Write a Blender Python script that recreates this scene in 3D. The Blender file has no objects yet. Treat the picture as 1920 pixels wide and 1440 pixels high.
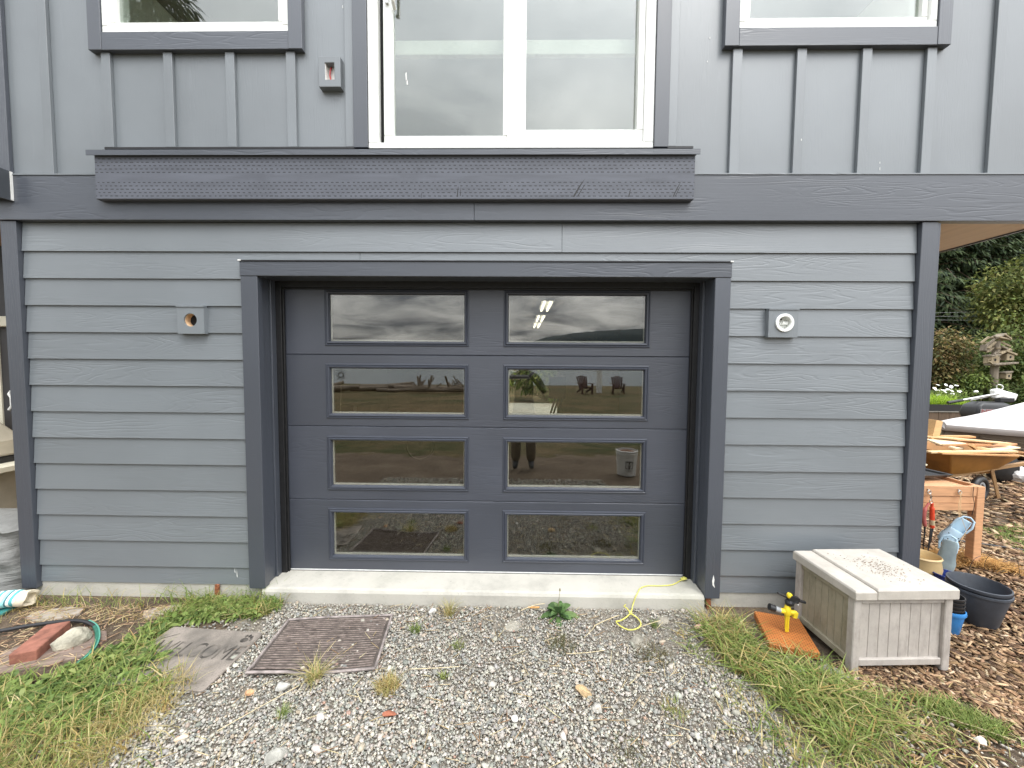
import bpy, bmesh, math, random
import numpy as np
from mathutils import Vector, Matrix, Euler
R = math.radians
random.seed(7)
rng = np.random.default_rng(11)
sc = bpy.context.scene
COL = sc.collection

# ------------------------------------------------------------------ camera, sky, sun, exposure
cam_data = bpy.data.cameras.new('camera')
cam = bpy.data.objects.new('camera', cam_data)
COL.objects.link(cam)
cam_data.sensor_width = 36.0
cam_data.lens = 721.0 / 1920.0 * 36.0
cam_data.clip_start = 0.02
cam_data.clip_end = 20000
cam.location = (0.0, -2.5351, 1.6195)
_m = Matrix.Rotation(0.0161, 3, 'Z') @ Matrix.Rotation(-0.0515, 3, 'X') @ Matrix.Rotation(-0.0073, 3, 'Y')
cam.rotation_euler = (_m @ Matrix.Rotation(R(90), 3, 'X')).to_euler()
sc.camera = cam

SUN_EL, SUN_AZ = R(55), R(145)          # azimuth measured clockwise from +Y: behind the viewer, to the right
world = bpy.data.worlds.new('World')
sc.world = world
world.use_nodes = True
wt = world.node_tree
for n in list(wt.nodes):
    wt.nodes.remove(n)
def wn(t, **kw):
    n = wt.nodes.new(t)
    for k, v in kw.items():
        setattr(n, k, v)
    return n
w_out = wn('ShaderNodeOutputWorld'); w_bg = wn('ShaderNodeBackground')
w_sky = wn('ShaderNodeTexSky', sky_type='NISHITA', sun_disc=False)
w_sky.sun_elevation = SUN_EL; w_sky.sun_rotation = SUN_AZ
w_sky.air_density = 1.0; w_sky.dust_density = 2.5
w_tc = wn('ShaderNodeTexCoord'); w_sep = wn('ShaderNodeSeparateXYZ')
wt.links.new(w_tc.outputs['Generated'], w_sep.inputs[0])
w_max = wn('ShaderNodeMath', operation='MAXIMUM'); w_max.inputs[1].default_value = 0.0
wt.links.new(w_sep.outputs['Z'], w_max.inputs[0])
w_add = wn('ShaderNodeMath', operation='ADD'); w_add.inputs[1].default_value = 0.16
wt.links.new(w_max.outputs[0], w_add.inputs[0])
w_dx = wn('ShaderNodeMath', operation='DIVIDE'); w_dy = wn('ShaderNodeMath', operation='DIVIDE')
wt.links.new(w_sep.outputs['X'], w_dx.inputs[0]); wt.links.new(w_add.outputs[0], w_dx.inputs[1])
wt.links.new(w_sep.outputs['Y'], w_dy.inputs[0]); wt.links.new(w_add.outputs[0], w_dy.inputs[1])
w_com = wn('ShaderNodeCombineXYZ')
wt.links.new(w_dx.outputs[0], w_com.inputs['X']); wt.links.new(w_dy.outputs[0], w_com.inputs['Y'])
w_noi = wn('ShaderNodeTexNoise')
w_noi.inputs['Scale'].default_value = 1.5; w_noi.inputs['Detail'].default_value = 9
w_noi.inputs['Roughness'].default_value = 0.55; w_noi.inputs['Distortion'].default_value = 0.5
wt.links.new(w_com.outputs[0], w_noi.inputs['Vector'])
w_rmp = wn('ShaderNodeValToRGB')
w_rmp.color_ramp.elements[0].position = 0.36; w_rmp.color_ramp.elements[0].color = (0.22, 0.23, 0.255, 1)
w_rmp.color_ramp.elements[1].position = 0.64; w_rmp.color_ramp.elements[1].color = (1.0, 0.99, 0.97, 1)
wt.links.new(w_noi.outputs['Fac'], w_rmp.inputs[0])
w_mul = wn('ShaderNodeVectorMath', operation='SCALE'); w_mul.inputs['Scale'].default_value = 19.0
# seen steeply the deck is thinner and more even than edge-on near the horizon
w_mr = wn('ShaderNodeMapRange'); w_mr.inputs['From Min'].default_value = 0.22; w_mr.inputs['From Max'].default_value = 0.6; w_mr.inputs['To Max'].default_value = 0.72
wt.links.new(w_max.outputs[0], w_mr.inputs['Value'])
w_even = wn('ShaderNodeMix', data_type='RGBA'); w_even.inputs['B'].default_value = (0.66, 0.69, 0.72, 1)
wt.links.new(w_mr.outputs[0], w_even.inputs['Factor']); wt.links.new(w_rmp.outputs[0], w_even.inputs['A'])
wt.links.new(w_even.outputs['Result'], w_mul.inputs[0])
# overcast sky is brighter overhead than at the horizon (CIE: (1 + 2 sin h) / 3)
w_cie = wn('ShaderNodeMath', operation='MULTIPLY_ADD'); w_cie.inputs[1].default_value = 23.0; w_cie.inputs[2].default_value = 11.0
wt.links.new(w_max.outputs[0], w_cie.inputs[0])
# the cloud deck glows softly around the hidden sun
w_dot = wn('ShaderNodeVectorMath', operation='DOT_PRODUCT')
w_dot.inputs[1].default_value = (math.sin(SUN_AZ)*math.cos(SUN_EL), math.cos(SUN_AZ)*math.cos(SUN_EL), math.sin(SUN_EL))
wt.links.new(w_tc.outputs['Generated'], w_dot.inputs[0])
w_d0 = wn('ShaderNodeMath', operation='MAXIMUM'); w_d0.inputs[1].default_value = 0.0; wt.links.new(w_dot.outputs['Value'], w_d0.inputs[0])
w_pw = wn('ShaderNodeMath', operation='POWER'); w_pw.inputs[1].default_value = 4.0; wt.links.new(w_d0.outputs[0], w_pw.inputs[0])
w_gl = wn('ShaderNodeMath', operation='MULTIPLY_ADD'); w_gl.inputs[1].default_value = 1.1; w_gl.inputs[2].default_value = 1.0; wt.links.new(w_pw.outputs[0], w_gl.inputs[0])
w_tot = wn('ShaderNodeMath', operation='MULTIPLY'); wt.links.new(w_cie.outputs[0], w_tot.inputs[0]); wt.links.new(w_gl.outputs[0], w_tot.inputs[1])
wt.links.new(w_tot.outputs[0], w_mul.inputs['Scale'])
w_mix = wn('ShaderNodeMix', data_type='RGBA'); w_mix.inputs['Factor'].default_value = 0.88
wt.links.new(w_sky.outputs[0], w_mix.inputs['A']); wt.links.new(w_mul.outputs[0], w_mix.inputs['B'])
wt.links.new(w_mix.outputs['Result'], w_bg.inputs['Color'])
w_bg.inputs['Strength'].default_value = 0.10
wt.links.new(w_bg.outputs[0], w_out.inputs[0])

sun_data = bpy.data.lights.new('sun', 'SUN')
sun_data.energy = 1.0; sun_data.angle = R(20); sun_data.color = (1.0, 0.95, 0.87)
sun = bpy.data.objects.new('sun', sun_data); COL.objects.link(sun)
_d = Vector((math.sin(SUN_AZ) * math.cos(SUN_EL), math.cos(SUN_AZ) * math.cos(SUN_EL), math.sin(SUN_EL)))
sun.rotation_euler = _d.to_track_quat('Z', 'Y').to_euler()
sun.location = (8, -14, 20)

vs = sc.view_settings
vs.view_transform = 'Standard'; vs.look = 'None'; vs.gamma = 1.0; vs.exposure = 0.50
vs.use_curve_mapping = False
sc.render.engine = 'CYCLES'
sc.cycles.use_denoising = True
sc.cycles.max_bounces = 8
sc.cycles.transparent_max_bounces = 16
sc.cycles.sample_clamp_indirect = 6.0

# ------------------------------------------------------------------ helpers
def link(o, parent=None):
    COL.objects.link(o)
    if parent is not None:
        o.parent = parent
    return o

def tag(o, label, cat, group=None, kind=None):
    o['label'] = label
    if cat: o['category'] = cat
    if group: o['group'] = group
    if kind: o['kind'] = kind
    return o

def thing(name, label, cat, loc=(0, 0, 0), rotz=0.0, group=None):
    o = bpy.data.objects.new(name, None)
    o.empty_display_size = 0.1
    o.location = loc; o.rotation_euler = (0, 0, rotz)
    link(o)
    return tag(o, label, cat, group)

class MB:
    """collects simple solids into one mesh"""
    def __init__(s):
        s.v = []; s.f = []
    def add(s, vs_, fs_):
        b = len(s.v)
        s.v += [tuple(p) for p in vs_]
        s.f += [tuple(i + b for i in f) for f in fs_]
        return s
    def box(s, x0, x1, y0, y1, z0, z1):
        return s.add([(x0,y0,z0),(x1,y0,z0),(x1,y1,z0),(x0,y1,z0),(x0,y0,z1),(x1,y0,z1),(x1,y1,z1),(x0,y1,z1)],
                     [(0,3,2,1),(4,5,6,7),(0,1,5,4),(1,2,6,5),(2,3,7,6),(3,0,4,7)])
    def obox(s, c, size, rot=(0,0,0)):
        M = Euler(rot).to_matrix(); c = Vector(c); h = Vector(size) * .5
        pts = []
        for z in (-1, 1):
            for x, y in ((-1,-1),(1,-1),(1,1),(-1,1)):
                pts.append(c + M @ Vector((x*h.x, y*h.y, z*h.z)))
        return s.add(pts, [(0,3,2,1),(4,5,6,7),(0,1,5,4),(1,2,6,5),(2,3,7,6),(3,0,4,7)])
    def beam(s, a, b, w, h, roll=0.0):
        a = Vector(a); b = Vector(b); d = b - a
        q = d.to_track_quat('X', 'Z').to_matrix() @ Matrix.Rotation(roll, 3, 'X')
        c = (a + b) / 2; L = d.length / 2
        pts = []
        for z in (-1, 1):
            for x, y in ((-1,-1),(1,-1),(1,1),(-1,1)):
                pts.append(c + q @ Vector((x*L, y*w/2, z*h/2)))
        return s.add(pts, [(0,3,2,1),(4,5,6,7),(0,1,5,4),(1,2,6,5),(2,3,7,6),(3,0,4,7)])
    def prism_y(s, poly, y0, y1):
        """poly: list of (x,z), counter-clockwise seen from -Y"""
        n = len(poly)
        vs_ = [(x, y0, z) for x, z in poly] + [(x, y1, z) for x, z in poly]
        fs_ = [tuple(range(n)), tuple(range(2*n-1, n-1, -1))]
        fs_ += [(i, i+n, (i+1) % n + n, (i+1) % n) for i in range(n)]
        return s.add(vs_, fs_)
    def loft(s, rings, cap0=True, cap1=True, close=True):
        n = len(rings[0]); vs_ = [p for r in rings for p in r]; fs_ = []
        for k in range(len(rings) - 1):
            for i in range(n if close else n - 1):
                j = (i + 1) % n
                fs_.append((k*n+i, k*n+j, (k+1)*n+j, (k+1)*n+i))
        if cap0: fs_.append(tuple(range(n-1, -1, -1)))
        if cap1: fs_.append(tuple((len(rings)-1)*n + i for i in range(n)))
        return s.add(vs_, fs_)
    def lathe(s, prof, n=24, c=(0,0,0), cap0=True, cap1=True, sx=1.0, sy=1.0):
        rings = [[(c[0]+r*sx*math.cos(2*math.pi*i/n), c[1]+r*sy*math.sin(2*math.pi*i/n), c[2]+z) for i in range(n)] for r, z in prof]
        return s.loft(rings, cap0, cap1)
    def tube(s, pts, r, n=8, cap=True):
        pts = [Vector(p) for p in pts]; rings = []
        up = Vector((0, 0, 1)); prev = None
        for i, p in enumerate(pts):
            t = (pts[min(i+1, len(pts)-1)] - pts[max(i-1, 0)])
            t = t.normalized() if t.length > 1e-9 else Vector((0,0,1))
            if prev is None:
                a = t.orthogonal().normalized()
            else:
                a = prev - t * prev.dot(t)
                a = a.normalized() if a.length > 1e-6 else t.orthogonal().normalized()
            prev = a; b = t.cross(a)
            rr = r[i] if isinstance(r, (list, tuple)) else r
            rings.append([p + (a*math.cos(2*math.pi*k/n) + b*math.sin(2*math.pi*k/n)) * rr for k in range(n)])
        return s.loft(rings, cap, cap)
    def cyl(s, a, b, r0, r1=None, n=16):
        return s.tube([a, b], [r0, r0 if r1 is None else r1], n)
    def ring_y(s, c, ro, ri, y0, y1, n=28):
        """annulus facing -Y"""
        rings = []
        for r, y in ((ro, y1), (ro, y0), (ri, y0), (ri, y1)):
            rings.append([(c[0] + r*math.cos(2*math.pi*i/n), y, c[1] + r*math.sin(2*math.pi*i/n)) for i in range(n)])
        rings.append(rings[0])
        return s.loft(rings, False, False)
    def build(s, name, m, parent=None, loc=(0,0,0), rot=(0,0,0), smooth=False, bevel=0.0, seg=1, solid=0.0, sub=0):
        me = bpy.data.meshes.new(name)
        me.from_pydata([tuple(p) for p in s.v], [], s.f)
        bm = bmesh.new(); bm.from_mesh(me)
        bmesh.ops.recalc_face_normals(bm, faces=bm.faces); bm.to_mesh(me); bm.free()
        if smooth:
            me.polygons.foreach_set('use_smooth', [True]*len(me.polygons))
        me.materials.append(m)
        o = bpy.data.objects.new(name, me); link(o, parent)
        o.location = loc; o.rotation_euler = rot
        if solid:
            q = o.modifiers.new('s', 'SOLIDIFY'); q.thickness = solid
        if bevel:
            q = o.modifiers.new('b', 'BEVEL'); q.width = bevel; q.segments = seg; q.limit_method = 'ANGLE'; q.angle_limit = R(40)
            q.harden_normals = False
        if sub:
            q = o.modifiers.new('u', 'SUBSURF'); q.levels = sub; q.render_levels = sub
        if smooth and not sub:
            try:
                me.set_sharp_from_angle(angle=R(42))
            except Exception:
                pass
        return o

def np_mesh(name, V, F, m, col=None, parent=None, smooth=False):
    """V (n,3), F (k,3) triangles, col (n,3) per-vertex own colour"""
    me = bpy.data.meshes.new(name)
    V = np.ascontiguousarray(V, dtype=np.float32); F = np.ascontiguousarray(F, dtype=np.int32)
    me.vertices.add(len(V)); me.vertices.foreach_set('co', V.ravel())
    me.loops.add(F.size); me.loops.foreach_set('vertex_index', F.ravel())
    me.polygons.add(len(F)); me.polygons.foreach_set('loop_start', np.arange(0, F.size, 3, dtype=np.int32))
    if smooth:
        me.polygons.foreach_set('use_smooth', np.ones(len(F), dtype=bool))
    me.update(calc_edges=True)
    if col is not None:
        a = me.color_attributes.new('col', 'FLOAT_COLOR', 'POINT')
        c4 = np.ones((len(V), 4), dtype=np.float32); c4[:, :3] = col
        a.data.foreach_set('color', c4.ravel())
    me.materials.append(m)
    o = bpy.data.objects.new(name, me); link(o, parent)
    return o

def copy_tree(o, parent=None):
    c = o.copy(); link(c, parent)
    for ch in list(o.children):
        copy_tree(ch, c)
    return c

def inside(P, poly):
    """points (n,2) in polygon"""
    x, y = P[:, 0], P[:, 1]; r = np.zeros(len(P), bool); n = len(poly)
    for i in range(n):
        x0, y0 = poly[i]; x1, y1 = poly[(i+1) % n]
        c = ((y0 > y) != (y1 > y)) & (x < (x1-x0)*(y-y0)/(y1-y0+1e-12)+x0)
        r ^= c
    return r

def scatter(poly, n):
    p = np.array(poly); lo, hi = p.min(0), p.max(0); out = np.zeros((0, 2))
    while len(out) < n:
        q = rng.uniform(lo, hi, (n, 2)); out = np.vstack([out, q[inside(q, poly)]])
    return out[:n]

# ------------------------------------------------------------------ materials
def new_mat(name):
    m = bpy.data.materials.new(name); m.use_nodes = True
    nt = m.node_tree; b = nt.nodes['Principled BSDF']
    return m, nt, b

def coords(nt, scale=(1,1,1), rand=True):
    tc = nt.nodes.new('ShaderNodeTexCoord'); mp = nt.nodes.new('ShaderNodeMapping')
    nt.links.new(tc.outputs['Object'], mp.inputs['Vector'])
    mp.inputs['Scale'].default_value = scale
    if rand:
        oi = nt.nodes.new('ShaderNodeObjectInfo'); mu = nt.nodes.new('ShaderNodeMath'); mu.operation = 'MULTIPLY'; mu.inputs[1].default_value = 37.0
        nt.links.new(oi.outputs['Random'], mu.inputs[0])
        nt.links.new(mu.outputs[0], mp.inputs['Location'])
    return mp.outputs[0]

def noise(nt, vec, scale, detail=5, rough=.55, dist=0.0):
    n = nt.nodes.new('ShaderNodeTexNoise')
    n.inputs['Scale'].default_value = scale; n.inputs['Detail'].default_value = detail
    n.inputs['Roughness'].default_value = rough; n.inputs['Distortion'].default_value = dist
    nt.links.new(vec, n.inputs['Vector'])
    return n.outputs['Fac']

def ramp(nt, fac, stops):
    r = nt.nodes.new('ShaderNodeValToRGB'); e = r.color_ramp.elements
    while len(e) < len(stops):
        e.new(0.5)
    for el, (p, c) in zip(e, stops):
        el.position = p; el.color = (c[0], c[1], c[2], 1) if not isinstance(c, (int, float)) else (c, c, c, 1)
    nt.links.new(fac, r.inputs[0])
    return r.outputs[0]

def mixc(nt, fac, a, b, mode='MIX'):
    n = nt.nodes.new('ShaderNodeMix'); n.data_type = 'RGBA'; n.blend_type = mode
    for sock, v in (('Factor', fac), ('A', a), ('B', b)):
        if isinstance(v, (int, float)):
            n.inputs[sock].default_value = v
        elif isinstance(v, (tuple, list)):
            n.inputs[sock].default_value = (v[0], v[1], v[2], 1)
        else:
            nt.links.new(v, n.inputs[sock])
    return n.outputs['Result']

def bump(nt, b, h, strength, dist=.002):
    n = nt.nodes.new('ShaderNodeBump'); n.inputs['Strength'].default_value = strength; n.inputs['Distance'].default_value = dist
    nt.links.new(h, n.inputs['Height'])
    nt.links.new(n.outputs[0], b.inputs['Normal'])

def math_n(nt, op, a, b=None):
    n = nt.nodes.new('ShaderNodeMath'); n.operation = op
    for i, v in enumerate((a, b)):
        if v is None: continue
        if isinstance(v, (int, float)): n.inputs[i].default_value = v
        else: nt.links.new(v, n.inputs[i])
    return n.outputs[0]

def mat(name, col, rough=.6, var=.15, ns=9, stretch=(1,1,1), bmp=.15, bscale=None, bdist=.002, metal=0.0, spec=.5, tint=None, detail=6):
    """general painted / natural surface: own colour with mottling and fine relief"""
    m, nt, b = new_mat(name)
    v = coords(nt, stretch)
    f = noise(nt, v, ns, detail)
    lo = tuple(c*(1-var) for c in col); hi = tuple(min(1, c*(1+var)) for c in (tint or col))
    c = ramp(nt, f, [(.3, lo), (.7, hi)])
    nt.links.new(c, b.inputs['Base Color'])
    b.inputs['Roughness'].default_value = rough; b.inputs['Metallic'].default_value = metal
    b.inputs['Specular IOR Level'].default_value = spec
    if bmp:
        bump(nt, b, noise(nt, v, bscale or ns*4, 6, .6), bmp, bdist)
    return m

def grain_paint(name, col, rough=.5, axis='X', strength=.5, var=.05, fine=70, spec=.5, dist=.0035, coat=.7):
    """painted fibre-cement: embossed cedar grain running along one axis"""
    m, nt, b = new_mat(name)
    st = {'X': (2.2, 2.2, fine), 'Z': (fine, fine, 2.0)}[axis]
    stc = {'X': (.9, .9, fine*.13), 'Z': (fine*.13, fine*.13, .9)}[axis]
    ctr = noise(nt, coords(nt, stc), 1.0, 2.0, .45, .25)                 # contour lines of a stretched noise read as cathedral grain
    sn = math_n(nt, 'SINE', math_n(nt, 'MULTIPLY', ctr, 95.0))
    line = ramp(nt, math_n(nt, 'MULTIPLY_ADD', sn, .5), [(.0, 0.0), (.28, 1.0)])
    nt.nodes[line.node.name].inputs[0].links[0].from_node.inputs[2].default_value = .5
    where = ramp(nt, noise(nt, coords(nt, {'X': (.9, .9, 5), 'Z': (5, 5, .9)}[axis]), 1.0, 3), [(.42, 0.0), (.6, 1.0)])
    st2 = {'X': (6, 6, fine*3.0), 'Z': (fine*3.0, fine*3.0, 6)}[axis]
    g2 = noise(nt, coords(nt, st2), 1.0, 3, .6, .6)
    h = math_n(nt, 'ADD', math_n(nt, 'MULTIPLY', line, math_n(nt, 'MULTIPLY', where, .8)), math_n(nt, 'MULTIPLY', g2, .55))
    big = noise(nt, coords(nt), 1.3, 4)
    lo = tuple(c*(1-var) for c in col); hi = tuple(c*(1+var) for c in col)
    c = ramp(nt, big, [(.35, lo), (.65, hi)])
    oi = nt.nodes.new('ShaderNodeObjectInfo')                           # no two boards take the paint quite alike
    tone = ramp(nt, oi.outputs['Random'], [(0, .94), (1, 1.05)])
    c = mixc(nt, 1.0, c, tone, 'MULTIPLY')
    sm = ramp(nt, noise(nt, coords(nt, {'X': (3, 3, 14), 'Z': (14, 14, 1.2)}[axis]), 1.0, 7, .75), [(.62, 0.0), (.8, .35)])
    c = mixc(nt, sm, c, tuple(min(1, k*1.5+.03) for k in col))          # faint chalky smears
    nt.links.new(c, b.inputs['Base Color'])
    b.inputs['Roughness'].default_value = rough; b.inputs['Specular IOR Level'].default_value = spec
    b.inputs['Coat Weight'].default_value = coat; b.inputs['Coat Roughness'].default_value = .42; b.inputs['Coat IOR'].default_value = 1.5
    bump(nt, b, h, strength, dist)
    return m

def attr_mat(name, rough=.7, var=.25, ns=60, spec=.3, trans=0.0, bmp=0.0):
    """own colour stored per piece, plus fine mottling"""
    m, nt, b = new_mat(name)
    a = nt.nodes.new('ShaderNodeAttribute'); a.attribute_name = 'col'
    f = noise(nt, coords(nt, rand=False), ns, 4)
    k = ramp(nt, f, [(.3, 1-var), (.7, 1+var*.6)])
    c = mixc(nt, 1.0, a.outputs['Color'], k, 'MULTIPLY')
    nt.links.new(c, b.inputs['Base Color'])
    b.inputs['Roughness'].default_value = rough; b.inputs['Specular IOR Level'].default_value = spec
    if trans:
        t = nt.nodes.new('ShaderNodeBsdfTranslucent'); mx = nt.nodes.new('ShaderNodeMixShader'); mx.inputs[0].default_value = trans
        nt.links.new(c, t.inputs['Color']); nt.links.new(b.outputs[0], mx.inputs[1]); nt.links.new(t.outputs[0], mx.inputs[2])
        nt.links.new(mx.outputs[0], nt.nodes['Material Output'].inputs['Surface'])
    if bmp:
        bump(nt, b, noise(nt, coords(nt, rand=False), ns*2, 4), bmp)
    return m

def glass_mat(name, tint, ior, wav=.0):
    """window pane: clear sheet that reflects by its Fresnel term and passes tinted light"""
    m, nt, b = new_mat(name); nt.nodes.remove(b)
    fr = nt.nodes.new('ShaderNodeFresnel')
    ge = nt.nodes.new('ShaderNodeNewGeometry')                          # same Fresnel term from either side of the thin sheet
    io = math_n(nt, 'MULTIPLY_ADD', ge.outputs['Backfacing'], 1/ior - ior); io.node.inputs[2].default_value = ior
    nt.links.new(io, fr.inputs['IOR'])
    tr = nt.nodes.new('ShaderNodeBsdfTransparent'); tr.inputs['Color'].default_value = (*tint, 1)
    gl = nt.nodes.new('ShaderNodeBsdfGlossy'); gl.inputs['Roughness'].default_value = 0.0
    gl.inputs['Color'].default_value = (1, 1, 1, 1)
    bp_ = nt.nodes.new('ShaderNodeBump'); bp_.inputs['Strength'].default_value = .25; bp_.inputs['Distance'].default_value = .0012
    nt.links.new(noise(nt, coords(nt, (1, 1, 1), True), 2.6, 1.0), bp_.inputs['Height']); nt.links.new(bp_.outputs[0], gl.inputs['Normal'])
    mx = nt.nodes.new('ShaderNodeMixShader')
    nt.links.new(fr.outputs[0], mx.inputs[0]); nt.links.new(tr.outputs[0], mx.inputs[1]); nt.links.new(gl.outputs[0], mx.inputs[2])
    nt.links.new(mx.outputs[0], nt.nodes['Material Output'].inputs['Surface'])
    return m

def incised(name, col, fx, fz, axis='XZ', gaps=True, rough=.6, streak=None):
    """preservative-treated lumber: rows of little knife slits"""
    m, nt, b = new_mat(name)
    tc = nt.nodes.new('ShaderNodeTexCoord'); sp = nt.nodes.new('ShaderNodeSeparateXYZ')
    nt.links.new(tc.outputs['Object'], sp.inputs[0])
    u = math_n(nt, 'MULTIPLY', sp.outputs[axis[0]], fx); v = math_n(nt, 'MULTIPLY', sp.outputs[axis[1]], fz)
    row = math_n(nt, 'FLOOR', v)
    jit = noise(nt, coords(nt, (9, 9, 40), False), 1.0, 3)
    u2 = math_n(nt, 'ADD', math_n(nt, 'ADD', u, math_n(nt, 'MULTIPLY', jit, 1.6)), math_n(nt, 'MULTIPLY', row, .37))
    du = math_n(nt, 'LESS_THAN', math_n(nt, 'FRACT', u2), math_n(nt, 'MULTIPLY', jit, .95))
    dv = math_n(nt, 'LESS_THAN', math_n(nt, 'FRACT', v), .30)
    d = math_n(nt, 'MULTIPLY', du, dv)
    if gaps:
        g = math_n(nt, 'GREATER_THAN', math_n(nt, 'FRACT', math_n(nt, 'MULTIPLY', v, 1/7.0)), .22)
        d = math_n(nt, 'MULTIPLY', d, g)
    vec = coords(nt, (3, 3, 30) if axis == 'XZ' else (3, 30, 3), rand=False)
    f = noise(nt, vec, 1.0, 5)
    base = ramp(nt, f, [(.3, tuple(c*.82 for c in col)), (.7, tuple(c*1.15 for c in col))])
    f2 = noise(nt, coords(nt, rand=False), 2.2, 6, .7)
    base = mixc(nt, ramp(nt, f2, [(.55, 0.0), (.8, .5)]), base, tuple(c*.45 for c in col))
    c = mixc(nt, d, base, tuple(c*.30 for c in col))
    nt.links.new(c, b.inputs['Base Color']); b.inputs['Roughness'].default_value = rough
    bump(nt, b, math_n(nt, 'SUBTRACT', math_n(nt, 'MULTIPLY', f, .5), d), .5, .002)
    return m

SIDING = (0.158, 0.176, 0.191)
TRIM = (0.058, 0.066, 0.083)
DOORC = (0.047, 0.053, 0.070)
M = {}
M['siding'] = grain_paint('siding_paint', SIDING, .34, 'X', .30, .06, 62, .7)
M['panel'] = grain_paint('panel_paint', SIDING, .38, 'Z', .16, .08, 130, .7)
M['trim'] = grain_paint('trim_paint', TRIM, .36, 'X', .32, .06, 75)
M['trimv'] = grain_paint('trim_paint_upright', TRIM, .36, 'Z', .35, .06, 160)
M['door'] = grain_paint('door_paint', DOORC, .42, 'X', .28, .12, 110)
M['moulding'] = mat('moulding_paint', DOORC, .38, .06, 20, bmp=.05)
M['black_rubber'] = mat('black_rubber', (.012, .012, .013), .45, .3, 30, bmp=.1)
M['vinyl'] = mat('white_vinyl', (.82, .83, .80), .3, .04, 6, bmp=.03)
M['white_metal'] = mat('white_metal', (.75, .75, .73), .35, .08, 20, bmp=.03)
M['metal'] = mat('bare_metal', (.55, .55, .53), .35, .1, 20, bmp=.05, metal=1.0)
M['rust'] = mat('rusty_steel', (.22, .075, .03), .85, .5, 60, bmp=.5)
M['black'] = mat('black_plastic', (.018, .018, .02), .4, .2, 20, bmp=.05)
M['dark'] = mat('dark_void', (.01, .01, .01), .9, .2, 5, bmp=0)
M['soffit'] = mat('tan_soffit', (.74, .61, .48), .7, .06, 3, (8, .5, 1), bmp=.1)
M['glass_door'] = glass_mat('door_glass', (.80, .80, .77), 1.92)
M['glass_up'] = glass_mat('upper_glass', (.82, .86, .83), 2.0)
# ------------------------------------------------------------------ ground, sea, far shore
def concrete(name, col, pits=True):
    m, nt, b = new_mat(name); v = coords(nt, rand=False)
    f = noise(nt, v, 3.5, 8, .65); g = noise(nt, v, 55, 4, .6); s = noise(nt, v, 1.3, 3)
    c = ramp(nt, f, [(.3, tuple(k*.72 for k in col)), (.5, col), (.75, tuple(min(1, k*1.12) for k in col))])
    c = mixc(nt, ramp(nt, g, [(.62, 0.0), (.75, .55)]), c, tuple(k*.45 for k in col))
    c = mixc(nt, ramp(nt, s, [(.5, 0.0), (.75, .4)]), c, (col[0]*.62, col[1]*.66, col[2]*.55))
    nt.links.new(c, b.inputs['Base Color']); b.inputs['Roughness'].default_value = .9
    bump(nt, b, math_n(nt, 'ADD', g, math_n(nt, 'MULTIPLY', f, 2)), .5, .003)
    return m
M['concrete'] = concrete('concrete', (.47, .45, .40))

def ground_material():
    m, nt, b = new_mat('soil_and_turf'); tc = nt.nodes.new('ShaderNodeTexCoord')
    v = tc.outputs['Object']; sp = nt.nodes.new('ShaderNodeSeparateXYZ'); nt.links.new(v, sp.inputs[0])
    n1 = noise(nt, v, 2.2, 8, .65); n2 = noise(nt, v, 26, 6, .7); n3 = noise(nt, v, 110, 4, .7)
    soil = ramp(nt, n1, [(.3, (.085, .060, .042)), (.55, (.15, .11, .078)), (.75, (.22, .175, .125))])
    soil = mixc(nt, ramp(nt, n2, [(.45, 0.0), (.7, .6)]), soil, (.27, .22, .16))
    soil = mixc(nt, ramp(nt, n3, [(.5, 0.0), (.72, .7)]), soil, (.05, .035, .025))
    ax_ = math_n(nt, 'ABSOLUTE', math_n(nt, 'ADD', sp.outputs['X'], math_n(nt, 'MULTIPLY', n1, .5)))
    ing = math_n(nt, 'LESS_THAN', ax_, 1.55)
    dust = ramp(nt, n2, [(.3, (.19, .165, .13)), (.5, (.29, .26, .215)), (.7, (.38, .35, .30))])
    ing = math_n(nt, 'MULTIPLY', ing, math_n(nt, 'GREATER_THAN', sp.outputs['Y'], -1.9))
    soil = mixc(nt, math_n(nt, 'MULTIPLY', ing, .85), soil, dust)
    mp = nt.nodes.new('ShaderNodeMapping'); mp.inputs['Scale'].default_value = (.12, .55, 1); nt.links.new(v, mp.inputs['Vector'])
    n4 = noise(nt, mp.outputs[0], 1.0, 6, .6)
    turf = ramp(nt, n4, [(.36, (.040, .062, .018)), (.5, (.085, .075, .030)), (.64, (.15, .105, .052))])
    turf = mixc(nt, ramp(nt, noise(nt, v, .9, 8, .7), [(.42, 0.0), (.62, .8)]), turf, (.20, .14, .075))
    turf = mixc(nt, ramp(nt, n2, [(.4, 0.0), (.7, .55)]), turf, (.04, .035, .018))
    yl = math_n(nt, 'LESS_THAN', math_n(nt, 'ADD', sp.outputs['Y'], math_n(nt, 'MULTIPLY', n1, 1.6)), -3.0)
    far = math_n(nt, 'GREATER_THAN', math_n(nt, 'ADD', sp.outputs['Y'], math_n(nt, 'MULTIPLY', n1, 3)), 6.5)
    fac = math_n(nt, 'MAXIMUM', yl, far)
    c = mixc(nt, fac, soil, turf)
    nt.links.new(c, b.inputs['Base Color']); b.inputs['Roughness'].default_value = .95; b.inputs['Specular IOR Level'].default_value = .2
    bump(nt, b, math_n(nt, 'ADD', n3, math_n(nt, 'MULTIPLY', n2, 2)), .9, .012)
    return m
M['ground'] = ground_material()
g = MB()
xs = [-3000, -300, -60, -20, -8, -3, 0, 3, 8, 20, 60, 300, 3000]
ys = [-36, -32, -27, -12, -6, -2, 0, 3, 8, 20, 60, 300, 3000]
zf = lambda x, y: -0.012 if y > -28 else (-0.012 + (-27 - y) * -0.30)
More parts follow.
